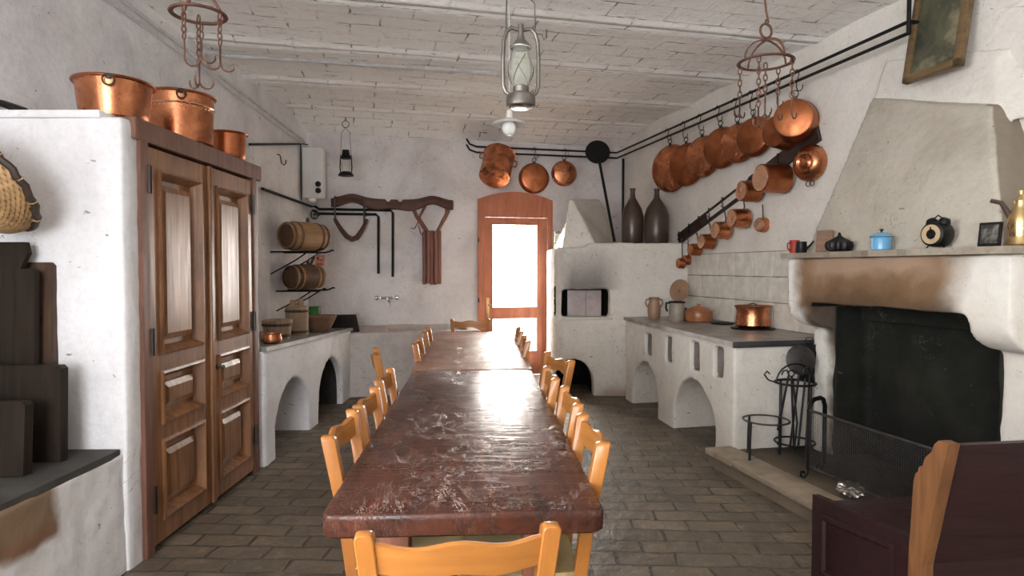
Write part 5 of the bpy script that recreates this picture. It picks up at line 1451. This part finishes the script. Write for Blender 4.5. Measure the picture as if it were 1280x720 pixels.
q = MB().prism([(.085, 0), (.66, 0), (.66, .425), (.085, .475)], 'x', SL - .012, SL + .02); q.build('end_panel', M['settle'], st, False)
MB().box((.012, .03, .37), (SL - .012, .64, .40), None, .004).build('seat', M['settle'], st)
MB().box((.012, .60, .02), (SL - .012, .625, .37)).build('front_panel', M['settle'], st, False)

# ================================================================== LEFT FOREGROUND THINGS
LZ = .606
def board(label, x0, x1, y, z1, lean, m, th=.035, handle=None, name='cutting_board'):
    w = x1 - x0
    t = thing(name, label, 'board', ((x0 + x1) / 2, y, LZ), 0); t.rotation_euler = (R(-lean), 0, 0)
    h = (z1 - LZ) / math.cos(R(lean)); hw = w / 2
    hh = handle[1] if handle else 0
    pts = [(-hw, 0), (hw, 0), (hw, h - hh - .015), (hw - .015, h - hh), (-hw + .015, h - hh), (-hw, h - hh - .015)]
    MB().prism(pts, 'y', -th, 0).build('board', m, t, False)
    if handle:
        a, c_ = handle[0]
        MB().prism([(a + .035, h - hh - .002), (c_ - .035, h - hh - .002), (c_, h - hh + .6 * hh), (c_ - .012, h), (a + .012, h), (a, h - hh + .6 * hh)], 'y', -th * .9, -th * .1).build('handle', M['darkwood'], t, False)
    return t
board('tall brown wooden board leaning at the back of the ledge', -2.52, -2.19, 3.055, 1.505, 3, M['oldwood'], .04)
board('blackened board with a flared handle leaning in front of the brown one', -2.56, -2.225, 2.985, 1.60, 2, M['darkwood'], .035, ((-.055, .135), .125))
board('wide dark board in the middle of the leaning stack on the ledge', -2.56, -2.03, 2.90, 1.04, 2, M['darkwood'], .05)
board('short dark board at the front of the stack on the ledge', -2.55, -2.045, 2.70, .915, 4, M['darkwood'], .05)
# wicker basket hanging on the block
cB = Vector((-2.315, 2.84, 1.865)); axb = Vector((-.34, -.62, -.50)).normalized()
t = thing('wicker_basket', 'round tan wicker basket with dark braided rim hanging at far left', 'basket', cB); t.rotation_euler = Vector((0, 0, -1)).rotation_difference(axb).to_euler()
rB = .245; prof = []
NR = 26
for i in range(NR + 1):
    u = i / NR
    prof.append((.02 + (rB - .02) * math.sin(u * PI / 2) ** .8, -.13 * (1 - u ** 2.4)))
q = MB().lathe(prof, 120, None, wob=lambda k, i: .0045 * (1 if (i // 2 + k) % 2 else -1))
q.lathe([(r_ - .010, z_ + .008) for r_, z_ in prof], 48)
q.build('weave', M['wicker'], t)
MB().tube([((rB + .004) * math.cos(2 * PI * i / 60), (rB + .004) * math.sin(2 * PI * i / 60), .004 + .005 * math.sin(i * 1.9)) for i in range(60)], .017, True, 8).build('rim', M['wicker_dark'], t)
q = MB()
for i in range(14):
    a = 2 * PI * i / 14; q.tube([((rB + d) * math.cos(a), (rB + d) * math.sin(a), zz) for d, zz in ((.0, -.014), (.018, -.006), (.02, .012), (.0, .022))], .0035, False, 5)
q.build('lashing', M['wicker'], t)
t = tag(MB().tube([atY(-30, 122, 3.2), atY(5, 130, 3.15), atY(32, 140, 3.12)], [.012, .018, .02], False, 8).build('black_pipe', M['black']), 'short black pipe stub above the left end of the masonry block', 'pipe')

# ================================================================== LIGHT
w = bpy.data.worlds.new('overcast sky'); sc.world = w; w.use_nodes = True
nt = w.node_tree; nt.nodes.clear()
out = nt.nodes.new('ShaderNodeOutputWorld'); bg = nt.nodes.new('ShaderNodeBackground'); nt.links.new(bg.outputs[0], out.inputs[0])
tc = nt.nodes.new('ShaderNodeTexCoord'); sep = nt.nodes.new('ShaderNodeSeparateXYZ'); nt.links.new(tc.outputs['Generated'], sep.inputs[0])
mr = nt.nodes.new('ShaderNodeMapRange'); nt.links.new(sep.outputs['Y'], mr.inputs[0]); mr.inputs[1].default_value = -.6; mr.inputs[2].default_value = .6
mx = nt.nodes.new('ShaderNodeMix'); mx.data_type = 'RGBA'; nt.links.new(mr.outputs[0], mx.inputs[0])
mx.inputs[6].default_value = (.93, .96, 1.0, 1); mx.inputs[7].default_value = (1.75, 1.64, 1.52, 1)
nt.links.new(mx.outputs[2], bg.inputs[0]); bg.inputs[1].default_value = 10.0
def portal(name, p, frame_ang, wd, ht, flip):
    L = bpy.data.lights.new(name, 'AREA'); L.shape = 'RECTANGLE'; L.size = wd; L.size_y = ht
    L.cycles.is_portal = True
    o = bpy.data.objects.new(name, L); COL.objects.link(o); o.location = p
    o.rotation_euler = (R(-90) if flip else R(90), 0, frame_ang)
    return o
portal('door_daylight', BK.pt((gx0 + gx1) / 2, .08, (g2[0] + g1[1]) / 2), BK.ang, gx1 - gx0 + .05, g1[1] - g2[0] + .05, True)
portal('side_daylight', LF.pt((W2[0] + W2[1]) / 2, .2, (W2[2] + W2[3]) / 2), LF.ang, W2[1] - W2[0], W2[3] - W2[2], True)
portal('window_daylight', FT.pt((W1[0] + W1[1]) / 2, .2, (W1[2] + W1[3]) / 2), FT.ang, W1[1] - W1[0], W1[3] - W1[2], True)

vs = sc.view_settings; sc.display_settings.display_device = 'sRGB'
vs.view_transform = 'Standard'; vs.look = 'None'; vs.exposure = 1.15; vs.gamma = 1; vs.use_curve_mapping = False
cy = sc.cycles
cy.use_denoising = True
try: cy.denoiser = 'OPENIMAGEDENOISE'
except Exception: pass
cy.max_bounces = 10; cy.diffuse_bounces = 6; cy.glossy_bounces = 5; cy.transparent_max_bounces = 12; cy.sample_clamp_indirect = 8.0
